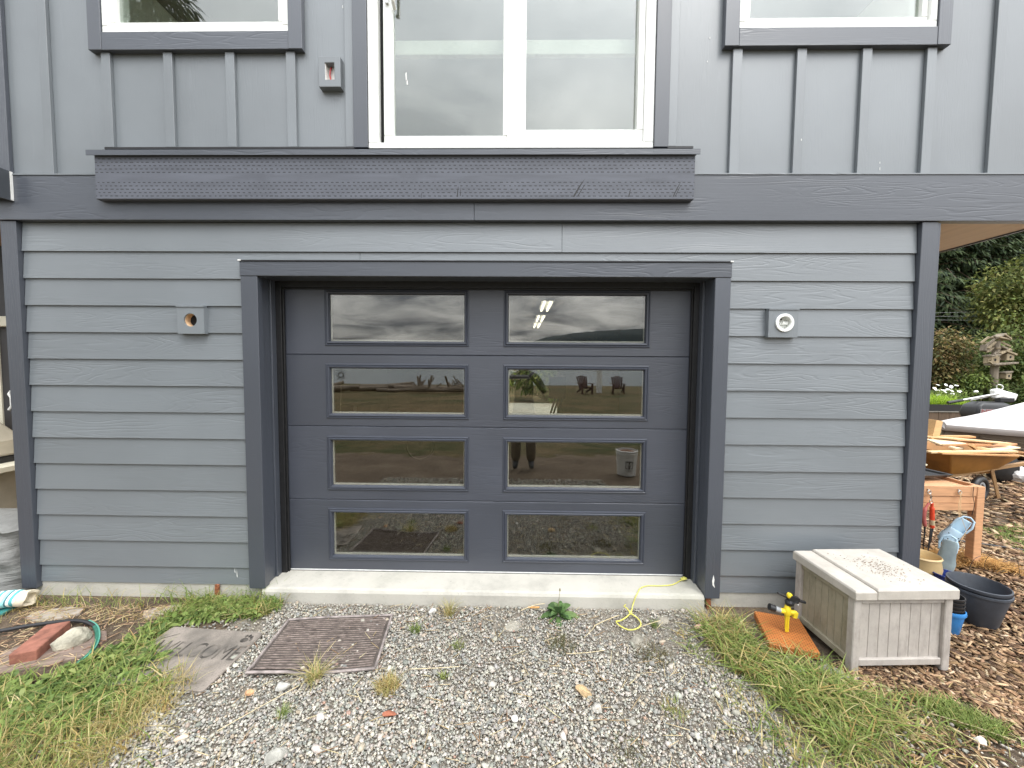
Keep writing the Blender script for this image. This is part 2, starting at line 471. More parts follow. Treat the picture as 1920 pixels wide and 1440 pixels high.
V_ = [(x, y, zf(x, y)) for y in ys for x in xs]; n_ = len(xs)
g.add(V_, [(j*n_+i, j*n_+i+1, (j+1)*n_+i+1, (j+1)*n_+i) for j in range(len(ys)-1) for i in range(n_-1)])
o = g.build('ground', M['ground']); o['kind'] = 'structure'; o['label'] = 'brown soil and rough turf around the house'

M['sea'], _nt, _b = new_mat('sea_water')
_b.inputs['Base Color'].default_value = (.10, .125, .14, 1); _b.inputs['Roughness'].default_value = .28
_mp = coords(_nt, (.5, 2.5, 1), False); bump(_nt, _b, noise(_nt, _mp, .6, 5), .35, .3)
o = MB().add([(-9000, -14000, -1.6), (9000, -14000, -1.6), (9000, -31, -1.6), (-9000, -31, -1.6)], [(0, 1, 2, 3)]).build('sea', M['sea']); o['kind'] = 'structure'
o['label'] = 'grey sea behind the viewer mirrored in the panes'

M['hill'] = mat('far_forest', (.030, .042, .045), .95, .3, .004, bmp=.3, bscale=.01, bdist=8)
hb = MB(); pr_ = []
import bisect
PR = [(-.06, .004), (-.03, .018), (.0, .040), (.037, .058), (.067, .071), (.10, .075), (.146, .082), (.221, .0907), (.284, .093), (.40, .095), (.6, .085), (.9, .05), (1.0, .01)]
for i in range(90):                                    # a wooded headland rising across the bay
    t = -.06 + 1.06*i/89; k = max(1, min(len(PR)-1, bisect.bisect([p[0] for p in PR], t)))
    (x0, e0), (x1, e1) = PR[k-1], PR[k]; e = e0 + (e1-e0)*(t-x0)/(x1-x0)
    pr_.append((4300*t, 4300*e + random.uniform(-5, 5)))
rings = []
for x, h in pr_:
    rings.append([(x, -4000, -3), (x, -4150, h * .75), (x, -4300, h), (x, -4900, h * .8), (x, -5300, -3)])
hb.loft(rings, True, True)
o = hb.build('hill', M['hill'], smooth=True); o['kind'] = 'structure'; o['label'] = 'dark wooded headland mirrored in the top right pane'

# ------------------------------------------------------------------ the house
house = thing('house', 'grey two-storey house with lap siding, slate trim and a panelled garage door', 'house')
def hp(mb, name, m, bevel=.002, parent=None, **k):
    return mb.build(name, m, parent or house, bevel=bevel, **k)

# foundation and sill slab
hp(MB().box(-3.35, -1.745, .014, .19, -.3, .096), 'foundation', M['concrete'])
hp(MB().box(1.285, 2.60, .014, .19, -.3, .096), 'foundation', M['concrete'])
sl = MB()
prof = [(-.034, -.3), (-.034, .066), (-.026, .083), (-.010, .090), (.16, .098), (.26, .099), (.26, -.3)]
sl.loft([[(x, y, z) for y, z in prof] for x in (-1.725, 1.250)])
hp(sl, 'slab_sill', M['concrete'], 0)
o = hp(MB().obox((-2.056, -.004, .045), (.030, .012, .10), (0, R(3), 0)), 'steel_stake', M['rust']); o['label'] = 'rusty steel stake poking out below the siding'
o = hp(MB().obox((1.288, -.010, .033), (.030, .014, .13), (0, R(-6), 0)), 'steel_stake', M['rust']); o['label'] = 'rusty steel stake poking out below the siding'

# walls behind the cladding
for x0, x1, z0, z1 in ((-3.385, -1.745, .096, 2.62), (1.285, 2.625, .096, 2.62), (-1.745, 1.285, 2.215, 2.62)):
    hp(MB().box(x0, x1, .021, .15, z0, z1), 'wall', M['dark'], 0)
M['plain_wall'] = mat('pale_drywall', (.42, .43, .41), .8, .05, 4, bmp=.05)
M['osb'] = mat('strand_board', (.34, .25, .15), .8, .35, 22, (1, 1, 2), bmp=.3)
hp(MB().box(-3.385, -3.26, .1505, 7.1, .10, 2.62), 'side_wall', M['osb'], 0)
hp(MB().box(2.50, 2.625, .1505, 7.1, .10, 2.62), 'side_wall', M['siding'], 0)
hp(MB().box(-3.26, -.55, 6.98, 7.1, .10, 2.44), 'rear_wall', M['osb'], 0)
hp(MB().box(.98, 2.50, 6.98, 7.1, .10, 2.44), 'rear_wall', M['osb'], 0)
hp(MB().box(-.55, .98, 6.98, 7.1, 2.02, 2.44), 'rear_wall', M['osb'], 0)
hp(MB().box(-3.26, 2.50, .1505, 7.1, 2.45, 2.62), 'garage_ceiling', M['osb'], 0)
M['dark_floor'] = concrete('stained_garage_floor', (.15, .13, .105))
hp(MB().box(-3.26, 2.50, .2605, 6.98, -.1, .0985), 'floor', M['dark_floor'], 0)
for x0, x1 in ((-3.26, -1.80), (1.33, 2.50)):
    hp(MB().box(x0, x1, .1515, .18, .10, 2.45), 'inner_wall', M['osb'], 0)

# lap siding, each board on its own
E_ = .1778
def lap(poly, zb):
    mb = MB(); n = len(poly); yy = lambda z: .0125 * (z - zb) / E_
    fr = [(x, yy(z), z) for x, z in poly]; bk = [(x, yy(z) + .0105, z) for x, z in poly]
    mb.add(fr + bk, [tuple(range(n)), tuple(range(2*n-1, n-1, -1))] + [(i, i+n, (i+1) % n + n, (i+1) % n) for i in range(n)])
    return hp(mb, 'siding_board', M['siding'], .0012)
XL, XR = -3.297, 2.538
Zc = [2.345 - E_ * k for k in range(13)]
rect = lambda x0, x1, z0, z1: [(x0, z0), (x1, z0), (x1, z1), (x0, z1)]
lap(rect(XL, .2755, Zc[0], 2.535), Zc[0]); lap(rect(.277, XR, Zc[0], 2.535), Zc[0])
zt = Zc[0] + .028
lap([(XL, Zc[1]), (-1.80, Zc[1]), (-1.80, 2.268), (-1.045, 2.268), (-1.045, zt), (XL, zt)], Zc[1])
lap([(-1.0435, 2.268), (1.34, 2.268), (1.34, Zc[1]), (XR, Zc[1]), (XR, zt), (-1.0435, zt)], Zc[1])
for k in range(2, 14):
    z0 = Zc[k] if k < 13 else .092
    z1 = Zc[k-1] + .028
    zb = Zc[12] - E_ if k == 13 else z0
    if k == 3:                                        # the course the two vent plates interrupt
        lap(rect(XL, -2.238, z0, z1), zb); lap(rect(-2.068, -1.80, z0, z1), zb)
        lap(rect(1.34, 1.603, z0, z1), zb); lap(rect(1.785, XR, z0, z1), zb)
    else:
        lap(rect(XL, -1.80, z0, z1), zb); lap(rect(1.34, XR, z0, z1), zb)

# corner boards, band, garage door casing
hp(MB().box(-3.405, -3.300, -.020, .021, .055, 2.533), 'corner_board', M['trimv'])
hp(MB().box(2.541, 2.640, -.020, .021, .055, 2.533), 'corner_board', M['trimv'])
hp(MB().box(-3.425, -3.4055, -.005, .09, .06, 2.535), 'corner_board', M['trimv'])
hp(MB().box(2.6405, 2.662, -.015, .09, .06, 2.530), 'corner_board', M['trimv'])
hp(MB().box(-3.410, -.2905, -.032, .02, 2.536, 2.818), 'band_board', M['trim'])
hp(MB().box(-.2895, 3.360, -.032, .02, 2.536, 2.818), 'band_board', M['trim'])
hp(MB().box(-3.395, 3.360, -.037, .018, 2.8185, 2.8265), 'band_flashing', M['siding'], 0)
hp(MB().box(-1.813, -1.703, -.032, .019, .086, 2.1795), 'door_casing', M['trimv'], .003)
o = hp(MB().box(1.252, 1.352, -.032, .019, .070, 2.1795), 'door_casing', M['trimv'], .003); o['label'] = 'door casing with a white paint scrape near its foot'
hp(MB().box(-1.816, 1.355, -.034, .019, 2.180, 2.274), 'head_casing', M['trim'], .003)
hp(MB().box(-1.823, 1.361, -.040, .012, 2.2745, 2.2815), 'head_flashing', M['black'], 0)
hp(MB().box(-1.822, -1.800, -.0405, -.02, 2.2755, 2.2835).box(1.340, 1.3605, -.0405, -.02, 2.2755, 2.2835), 'flashing_end', M['white_metal'], 0)
hp(MB().box(-1.744, -1.714, -.006, .1505, .096, 2.19), 'jamb', M['trimv'])
hp(MB().box(1.2535, 1.284, -.006, .1505, .096, 2.19), 'jamb', M['trimv'])
hp(MB().box(-1.7135, 1.253, -.006, .1505, 2.186, 2.214), 'head_jamb', M['trim'])
hp(MB().box(-1.7139, -1.700, .10, .1505, .0965, 2.185), 'stop_strip', M['trimv'])
hp(MB().box(1.238, 1.2533, .10, .1505, .0965, 2.185), 'stop_strip', M['trimv'])
hp(MB().box(-1.780, -1.664, .152, .178, .098, 2.22).box(-1.6638, -1.655, .168, .186, .098, 2.16), 'weather_seal', M['black_rubber'])
hp(MB().box(1.205, 1.32, .152, .178, .098, 2.22).box(1.197, 1.2048, .168, .186, .098, 2.16), 'weather_seal', M['black_rubber'])
hp(MB().box(-1.6638, 1.2048, .152, .178, 2.146, 2.22).box(-1.66, 1.20, .168, .186, 2.138, 2.1458), 'weather_seal', M['black_rubber'])
o = hp(MB().add([(1.305, -.0335, .235), (1.312, -.0335, .20), (1.309, -.0335, .175), (1.317, -.0335, .145), (1.300, -.0335, .165), (1.297, -.0335, .195)], [(0, 1, 2, 3, 4, 5)]), 'paint_scrape', M['white_metal'], 0)
sp_ = MB()
for x, z, l in ((-1.918, .155, .05), (-1.932, .185, .03)):
    sp_.add([(x, -.0025, z), (x+.006, -.0025, z-.01), (x+.002, -.0025, z+l)], [(0, 1, 2)])
hp(sp_, 'paint_drip', M['white_metal'], 0)
sp_ = MB()
for x, z, l, y in ((2.27, 2.90, .02, -.002), (2.272, 2.86, .03, -.002), (1.76, 3.03, .02, -.022), (1.18, 3.66, .02, -.002), (1.17, 3.52, .015, -.002), (-1.13, 3.86, .03, -.002)):
    sp_.add([(x, y, z), (x+.003, y, z), (x+.002, y, z+l*.7), (x-.0015, y, z+l*.5)], [(0, 1, 2, 3)])
hp(sp_, 'paint_chip', M['white_metal'], 0)

# garage door: four sections, eight lights
gd = bpy.data.objects.new('garage_door', None); link(gd, house); gd.location = (0, 0, 0)
gd['label'] = 'slate blue garage door with eight wide panes'
PX = ((-1.340, -.386), (-.070, .886))
SZ = ((.106, .6265), (.6285, 1.1645), (1.1665, 1.6775), (1.6795, 2.2))
PZ = ((.2145, .530), (.735, 1.060), (1.258, 1.580), (1.777, 2.102))
DX0, DX1, DY = -1.765, 1.305, .192
for (z0, z1), (p0, p1) in zip(SZ, PZ):
    mb = MB(); y0, y1 = DY, DY + .045; h = .012
    a0, a1, b0, b1 = PX[0][0]-h, PX[0][1]+h, PX[1][0]-h, PX[1][1]+h
    c0, c1 = p0-h, p1+h
    xs_ = [DX0, a0, a1, b0, b1, DX1]; zs_ = [z0+.004, c0, c1, z1-.004]
    for yy_, flip in ((y0, False), (y1, True)):
        vs_ = [(x, yy_, z) for z in zs_ for x in xs_]; fs_ = []
        for j in range(3):
            for i in range(5):
                if j == 1 and i in (1, 3): continue
                q = (j*6+i, j*6+i+1, (j+1)*6+i+1, (j+1)*6+i)
                fs_.append(q[::-1] if flip else q)
        mb.add(vs_, fs_)
    for (q0, q1) in ((a0, a1), (b0, b1)):
        mb.add([(q0,y0,c0),(q1,y0,c0),(q1,y0,c1),(q0,y0,c1),(q0,y1,c0),(q1,y1,c0),(q1,y1,c1),(q0,y1,c1)], [(0,1,5,4),(1,2,6,5),(2,3,7,6),(3,0,4,7)])
    # rounded meeting edges
    mb.add([(DX0,y0,z1-.004),(DX1,y0,z1-.004),(DX1,y0+.005,z1),(DX0,y0+.005,z1),(DX0,y1,z1),(DX1,y1,z1)], [(0,1,2,3),(3,2,5,4)])
    mb.add([(DX0,y0,z0+.004),(DX1,y0,z0+.004),(DX1,y0+.005,z0),(DX0,y0+.005,z0),(DX0,y1,z0),(DX1,y1,z0)], [(3,2,1,0),(4,5,2,3)])
    hp(mb, 'door_panel', M['door'], 0, gd)
    hp(MB().box(DX0, DX1, DY+.02, DY+.04, z1-.003, z1+.004), 'panel_joint', M['black_rubber'], 0, gd)
    for (q0, q1) in PX:
        fr = MB(); rings = []
        for off, y in ((.036, DY+.0), (.034, DY-.006), (.027, DY-.008), (.022, DY-.004), (.016, DY-.012), (.007, DY-.010), (.0, DY+.012)):
            rings.append([(q0-off, y, p0-off), (q1+off, y, p0-off), (q1+off, y, p1+off), (q0-off, y, p1+off)])
        fr.loft(rings, False, False)
        hp(fr, 'pane_moulding', M['moulding'], 0, gd)
        pn = MB().box(q0-.008, q1+.008, DY+.012, DY+.016, p0-.008, p1+.008)
        pn.box(q0-.008, q1+.008, DY+.028, DY+.032, p0-.008, p1+.008)
        hp(pn, 'pane', M['glass_door'], 0, gd)
        s_ = MB().box(q0-.006, q1+.006, DY+.0165, DY+.0275, p0-.006, p0+.009).box(q0-.006, q1+.006, DY+.0165, DY+.0275, p1-.002, p1+.006)
        s_.box(q0-.006, q0+.006, DY+.0165, DY+.0275, p0+.009, p1-.002).box(q1-.003, q1+.006, DY+.0165, DY+.0275, p0+.009, p1-.002)
        hp(s_, 'pane_spacer', M['white_metal'], 0, gd)
hp(MB().box(DX0+.02, DX1-.02, DY-.003, DY+.03, .1015, .1075), 'seal_retainer', M['white_metal'], 0, gd)
hp(MB().box(DX0+.02, DX1-.02, DY-.006, DY+.03, .097, .1012), 'bottom_seal', M['black_rubber'], 0, gd)

# ledger with metal cap
M['ledger'] = incised('slate_incised_lumber', (.100, .108, .132), 30, 48)
hp(MB().box(-2.700, 1.084, -.072, -.0325, 2.650, 2.938), 'ledger_board', M['ledger'], .004)
hp(MB().box(-2.732, -1.003, -.086, .0, 2.9385, 2.9465).box(-2.732, -1.003, -.090, -.0862, 2.914, 2.9465), 'ledger_cap', M['trim'], 0)
hp(MB().box(-1.0025, .820, -.086, .0, 2.9385, 2.9465).box(-1.0025, .820, -.090, -.0862, 2.914, 2.9465), 'ledger_cap', M['trim'], 0)
hp(MB().box(.8205, 1.106, -.086, .0, 2.9385, 2.9465).box(.8205, 1.106, -.090, -.0862, 2.914, 2.9465), 'ledger_cap', M['trim'], 0)
hp(MB().box(-2.68, 1.09, -.024, -.0005, 2.986, 2.9985), 'wall_flashing', M['black'], 0)
hp(MB().box(-2.70, 1.092, -.020, -.0005, 2.9475, 2.9855), 'backing_strip', M['black_rubber'], 0)

sc_ = MB()                                              # dark scuffs on the ledger
for x, z, dx, dz, w in ((.33, 2.665, .07, .11, .012), (.36, 2.67, .05, .08, .006), (-.395, 2.665, .008, .07, .007), (-.375, 2.67, .006, .06, .004), (.675, 2.665, .015, .06, .007), (.95, 2.665, .05, .10, .006), (.965, 2.67, .035, .07, .004), (-.62, 2.66, .004, .04, .003), (.10, 2.90, -.03, .02, .006), (.36, 2.895, .05, .03, .006), (.52, 2.90, .03, .02, .008)):
    sc_.add([(x, -.0723, z), (x+w, -.0723, z), (x+dx+w*.4, -.0723, z+dz), (x+dx*.5, -.0723, z+dz*.55)], [(0, 1, 2, 3)])
hp(sc_, 'scuff_mark', M['black_rubber'], 0)
# upper storey panels
ZT = 5.25
pan = [(-3.40, -2.655, 2.827, ZT), (-2.655, -1.462, 2.827, 3.70), (-2.655, -1.462, 4.62, ZT), (-1.462, -.965, 2.827, ZT),
       (-.965, .838, 2.827, 2.984), (-.965, .838, 5.05, ZT), (.838, 1.345, 2.827, ZT), (1.345, 2.545, 2.827, 3.70),
       (1.345, 2.545, 4.62, ZT), (2.545, 3.345, 2.827, ZT)]
for x0, x1, z0, z1 in pan:
    hp(MB().box(x0, x1, 0, .14, z0, z1), 'wall_panel', M['panel'], 0)
for x, z0, z1 in ((-3.055, 2.829, ZT), (-2.652, 3.000, 3.586), (-2.250, 3.000, 3.586), (-1.850, 3.000, 3.586), (-1.460, 3.000, 3.586), (-1.084, 3.0, ZT),
                  (.956, 3.0, ZT), (1.349, 2.829, 3.588), (1.744, 2.829, 3.588), (2.144, 2.829, 3.588), (2.537, 2.829, 3.588), (2.948, 2.829, ZT), (3.318, 2.829, ZT)):
    b_ = MB()
    w = .029
    b_.add([(x-w,-.021,z0),(x+w,-.021,z0),(x+w,-.0003,z0+.008),(x-w,-.0003,z0+.008),(x-w,-.021,z1),(x+w,-.021,z1),(x+w,-.0003,z1),(x-w,-.0003,z1)],
           [(0,3,2,1),(4,5,6,7),(0,1,5,4),(1,2,6,5),(2,3,7,6),(3,0,4,7)])
    hp(b_, 'batten', M['panel'], .0015)
hp(MB().box(-3.41, -3.315, -.024, -.0003, 2.829, ZT), 'corner_board', M['trimv'])

def window(label, x0, x1, zb, zt_, tw, trimx0, trimx1, zb_trim):
    w = bpy.data.objects.new('window', None); link(w, house); w['label'] = label
    hp(MB().box(trimx0, x0-.0008, -.040, -.0004, zb_trim, zt_+.09), 'window_trim', M['trimv'], .002, w)
    hp(MB().box(x1+.0008, trimx1, -.040, -.0004, zb_trim, zt_+.09), 'window_trim', M['trimv'], .002, w)
    hp(MB().box(x0, x1, -.038, -.0004, zb_trim, zb-.002), 'window_trim', M['trim'], .002, w)
    for off, y0, y1, wd in ((0, -.030, .09, .040), (.040, -.012, .08, .036)):
        f = MB(); a, b, c, d = x0+off, x1-off, zb+off, zt_-off
        f.box(a, b, y0, y1, c, c+wd).box(a, b, y0, y1, d-wd, d).box(a, a+wd, y0, y1, c+wd, d-wd).box(b-wd, b, y0, y1, c+wd, d-wd)
        hp(f, 'frame' if off == 0 else 'sash', M['vinyl'], .003, w)
    hp(MB().box(x0+.074, x1-.074, .012, .016, zb+.074, zt_-.074), 'pane', M['glass_up'], 0, w)
    return w
window('white vinyl window at upper left, pale wall showing behind its glass', -2.655, -1.462, 3.70, 4.62, .085, -2.740, -1.374, 3.588)
window('white vinyl window at upper right, reflecting lavender cloud', 1.345, 2.545, 3.70, 4.62, .085, 1.257, 2.627, 3.590)

# sliding door over the ledger
sd = bpy.data.objects.new('sliding_door', None); link(sd, house); sd['label'] = 'white sliding glass door with its left leaf slightly open'
hp(MB().box(-1.056, -.966, -.040, -.0004, 2.986, ZT), 'window_trim', M['trimv'], .002, sd)
hp(MB().box(.839, .928, -.040, -.0004, 2.986, ZT), 'window_trim', M['trimv'], .002, sd)
f = MB().box(-.965, .838, -.028, .10, 2.986, 3.022).box(-.965, -.900, -.028, .10, 3.022, 5.05).box(.775, .838, -.028, .10, 3.022, 5.05).box(-.90, .775, -.028, .10, 5.0, 5.05)
hp(f, 'frame', M['vinyl'], .003, sd)
hp(MB().box(-.8995, -.872, .02, .09, 3.0225, 4.999), 'open_gap', M['dark'], 0, sd)
f = MB().box(-.871, -.085, -.010, .035, 3.0225, 3.073).box(-.871, -.808, -.010, .035, 3.0735, 4.99).box(-.110, .012, -.012, .035, 3.0735, 4.99)
hp(f, 'sash', M['vinyl'], .003, sd)
f = MB().box(-.084, .7745, -.018, .05, 3.0225, 3.104).box(.735, .7745, -.018, .05, 3.1045, 4.99).box(.0125, .034, -.004, .05, 3.1045, 4.99)
hp(f, 'sash', M['vinyl'], .003, sd)
hp(MB().box(-.812, -.106, .010, .014, 3.068, 4.98), 'pane', M['glass_up'], 0, sd)
hp(MB().box(.008, .742, .022, .026, 3.10, 4.98), 'pane', M['glass_up'], 0, sd)
hp(MB().tube([(-.795, -.012, 4.10), (-.795, -.045, 4.08), (-.795, -.045, 3.86), (-.795, -.012, 3.84)], .011, 8), 'handle', M['vinyl'], 0, sd, smooth=True)
hp(MB().obox((-.842, -.018, 3.90), (.02, .012, .06)), 'latch', M['metal'], .003, sd)
M['guard'] = mat('pale_lumber', (.52, .51, .44), .8, .2, 30, (1, 1, 6), bmp=.3)
hp(MB().box(-.96, .83, .115, .152, 3.665, 3.757), 'guard_board', M['guard'], .003, sd)
f = MB()                                               # bird droppings and dabs on the left leaf
for x, z, l in ((-.735, 3.43, .05), (-.728, 3.40, .03)):
    f.add([(x, .0095, z), (x+.008, .0095, z), (x+.006, .0095, z+l), (x-.002, .0095, z+l*.8)], [(0, 1, 2, 3)])
hp(f, 'pane_mark', M['white_metal'], 0, sd)

# upper room seen through the glass
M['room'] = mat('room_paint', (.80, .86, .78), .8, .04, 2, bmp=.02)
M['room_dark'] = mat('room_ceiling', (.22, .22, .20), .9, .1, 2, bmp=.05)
hp(MB().box(-3.39, -3.28, .1405, 5.0, 2.90, ZT), 'room_wall', M['room'], 0)
hp(MB().box(3.23, 3.345, .1405, 5.0, 2.90, ZT), 'room_wall', M['room'], 0)
hp(MB().box(-3.28, 3.23, .1405, 5.0, 2.70, 2.86), 'room_floor', M['osb'], 0)
hp(MB().box(-1.95, 1.95, .1405, 3.6, 4.98, 5.22), 'room_ceiling', M['room_dark'], 0)  # stops short of the rear wall: added roof opening lets skylight brighten the room
hp(MB().box(-3.28, -1.951, .1405, 1.75, 4.98, 5.22), 'room_ceiling', M['room_dark'], 0)  # side bays end early, added openings for daylight on the side walls
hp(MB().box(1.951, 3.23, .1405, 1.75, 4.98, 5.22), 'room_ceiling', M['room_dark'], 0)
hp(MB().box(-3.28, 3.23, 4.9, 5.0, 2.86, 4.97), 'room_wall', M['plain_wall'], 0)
hp(MB().box(-3.279, -3.05, .142, 1.75, 4.86, 4.979), 'dark_band_strip', M['room_dark'], 0)  # added dark strip imitating the tree's dark reflection in the left window
hp(MB().box(-3.41, 3.36, -.05, 1.7, 5.2505, 5.35), 'roof_edge', M['trim'], 0)
# overhang beyond the right corner
hp(MB().box(2.663, 3.345, .0205, 7.1, 2.540, 2.60), 'soffit', M['soffit'], 0)
hp(MB().box(3.3455, 3.362, .0205, 7.1, 2.530, 2.82), 'fascia', M['trim'], 0)

# little plates on the cladding
def plate_hole(x0, x1, z0, z1, hx, hz, hr, y0, y1, n=32):
    """square plate with a round hole"""
    mb = MB(); sq = []
    for i in range(n):
        a = 2*math.pi*i/n; c, s = math.cos(a), math.sin(a); k = 1/max(abs(c), abs(s))
        sq.append(((x0+x1)/2 + c*k*(x1-x0)/2, (z0+z1)/2 + s*k*(z1-z0)/2))
    ci = [(hx + hr*math.cos(2*math.pi*i/n), hz + hr*math.sin(2*math.pi*i/n)) for i in range(n)]
    rings = [[(x, y1, z) for x, z in ci], [(x, y0, z) for x, z in ci], [(x, y0, z) for x, z in sq], [(x, y1, z) for x, z in sq]]
    return mb.loft(rings, False, False)
M['bare_wood'] = mat('raw_sheathing', (.62, .42, .25), .8, .3, 40, bmp=.2)
vp = bpy.data.objects.new('vent_plate', None); link(vp, house); vp['label'] = 'grey mounting plate with an open round hole'
hp(plate_hole(-2.242, -2.064, 1.804, 1.978, -2.155, 1.894, .043, -.028, .018), 'plate', M['panel'], 0, vp)
hp(MB().box(-2.244, -2.062, -.034, .0, 1.9785, 1.9865), 'plate_flange', M['panel'], 0, vp)
hp(MB().ring_y((-2.155, 1.894), .0435, .0395, -.018, .0195), 'hole_lining', M['bare_wood'], 0, vp)
hp(MB().box(-2.140, -2.111, .006, .0203, 1.85, 1.94), 'stud', M['bare_wood'], 0, vp)
hp(MB().lathe([(.042, 0), (.042, .0008)], 24), 'hole_back', M['dark'], 0, vp, loc=(-2.155, .0202, 1.894), rot=(R(90), 0, 0))
vp = bpy.data.objects.new('vent_plate', None); link(vp, house); vp['label'] = 'grey mounting plate with a white pipe flange'
hp(plate_hole(1.601, 1.788, 1.804, 1.978, 1.700, 1.897, .050, -.028, .018), 'plate', M['panel'], 0, vp)
hp(MB().box(1.599, 1.790, -.034, .0, 1.9785, 1.9865), 'plate_flange', M['panel'], 0, vp)
hp(MB().ring_y((1.700, 1.897), .0575, .040, -.038, -.0285, 40).ring_y((1.700, 1.897), .0485, .041, -.030, .0203, 40), 'pipe_flange', M['vinyl'], .0015, vp, smooth=True)
hp(MB().lathe([(.0405, 0), (.0405, .002)], 32), 'pipe_back', M['vinyl'], 0, vp, loc=(1.700, .012, 1.897), rot=(R(90), 0, 0))
hp(MB().obox((1.718, -.004, 1.897), (.036, .022, .020)).obox((1.693, .002, 1.895), (.012, .016, .012)).obox((1.695, .004, 1.877), (.03, .01, .006)), 'pipe_catch', M['vinyl'], .002, vp)
hp(MB().obox((1.692, .0085, 1.924), (.030, .004, .010)), 'pipe_slot', M['dark'], 0, vp)
lb = bpy.data.objects.new('light_box', None); link(lb, house); lb['label'] = 'small grey framed box with an unwired white opening'
f = MB(); rr = []
for off, y in (((0, 0), .0), ((0, 0), -.045), ((1, 1), -.045), ((1, 1), .0)):
    if off == (0, 0): q = (-1.269, -1.131, 3.352, 3.537)
    else: q = (-1.229, -1.169, 3.397, 3.498)
    rr.append([(q[0], y, q[2]), (q[1], y, q[2]), (q[1], y, q[3]), (q[0], y, q[3])])
f.loft(rr, False, False)
hp(f, 'box_frame', M['panel'], .002, lb)
hp(MB().box(-1.229, -1.169, -.004, -.0008, 3.397, 3.498).box(-1.2288, -1.226, -.04, -.004, 3.397, 3.498).box(-1.2288, -1.1692, -.04, -.004, 3.3972, 3.399), 'box_lining', M['vinyl'], 0, lb)
M['wire_red'] = mat('red_wire', (.45, .06, .06), .4, .1, 10, bmp=0)
hp(MB().tube([(-1.203, -.010, 3.494), (-1.208, -.016, 3.470), (-1.210, -.018, 3.440), (-1.206, -.014, 3.415)], .005, 8), 'wire', M['wire_red'], 0, lb, smooth=True)
# ------------------------------------------------------------------ scatter builders
def ico(n):
    bm = bmesh.new(); bmesh.ops.create_icosphere(bm, subdivisions=n, radius=1.0)
    V = np.array([v.co[:] for v in bm.verts]); F = np.array([[v.index for v in f.verts] for f in bm.faces]); bm.free()
    return V, F
def rot_mats(n, tilt=math.pi):
    a = rng.uniform(0, 2*np.pi, n); b = rng.uniform(-tilt, tilt, n); c = rng.uniform(0, 2*np.pi, n)
    def Rz(t): z = np.zeros_like(t); o = np.ones_like(t); return np.stack([np.cos(t), -np.sin(t), z, np.sin(t), np.cos(t), z, z, z, o], -1).reshape(-1, 3, 3)
    def Rx(t): z = np.zeros_like(t); o = np.ones_like(t); return np.stack([o, z, z, z, np.cos(t), -np.sin(t), z, np.sin(t), np.cos(t)], -1).reshape(-1, 3, 3)
    return Rz(a) @ Rx(b) @ Rz(c)
def pieces(base_list, F, pos, scale, rots, cols):
    """many solids from a few base shapes: pos (n,3) scale (n,3)"""
    n = len(pos); B = np.array(base_list); pick = rng.integers(0, len(B), n)
    V = B[pick] * scale[:, None, :]
    V = np.einsum('nij,nkj->nki', rots, V) + pos[:, None, :]
    k = V.shape[1]; FF = (F[None] + (np.arange(n) * k)[:, None, None]).reshape(-1, 3)
    return V.reshape(-1, 3), FF, np.repeat(cols, k, 0)
def palette(cols, w, n, jit=.12):
    c = np.array(cols)[rng.choice(len(cols), n, p=np.array(w)/sum(w))]
    return np.clip(c * rng.uniform(1-jit, 1+jit, (n, 1)) * rng.uniform(.96, 1.04, (n, 3)), 0, 1)
def blades(P, h, w, lean, cols, z0=0.0, bias=None):
    """P (n,2) roots, arrays h,w,lean -> bent tapering strips"""
    n = len(P); ph = rng.uniform(0, 2*np.pi, n)
    if bias is not None: ph = rng.normal(bias[0], bias[1], n)
    d = np.stack([np.cos(ph), np.sin(ph)], -1); s = np.stack([-np.sin(ph), np.cos(ph)], -1)
    V = np.zeros((n, 7, 3)); k = 0
    tw = rng.uniform(-.5, .5, n)
    for t in (0, .4, .75, 1.0):
        xy = P + d * (h*lean*t**1.7)[:, None]; z = z0 + h * (t - .42*lean*t*t)
        if t < 1:
            hw = (w * (1 - t**1.6) * .5)[:, None]
            V[:, k, :2] = xy - s*hw; V[:, k+1, :2] = xy + s*hw
            V[:, k, 2] = z - tw*hw[:, 0]; V[:, k+1, 2] = z + tw*hw[:, 0]; k += 2
        else:
            V[:, k, :2] = xy; V[:, k, 2] = z
    V[:, :, 2] = np.maximum(V[:, :, 2], z0 - .002 if np.isscalar(z0) else z0[:, None] - .002)
    F = np.array([(0,1,3),(0,3,2),(2,3,5),(2,5,4),(4,5,6)])
    FF = (F[None] + (np.arange(n)*7)[:, None, None]).reshape(-1, 3)
    C = np.repeat(cols[:, None, :], 7, 1)
    return V.reshape(-1, 3), FF, C.reshape(-1, 3)
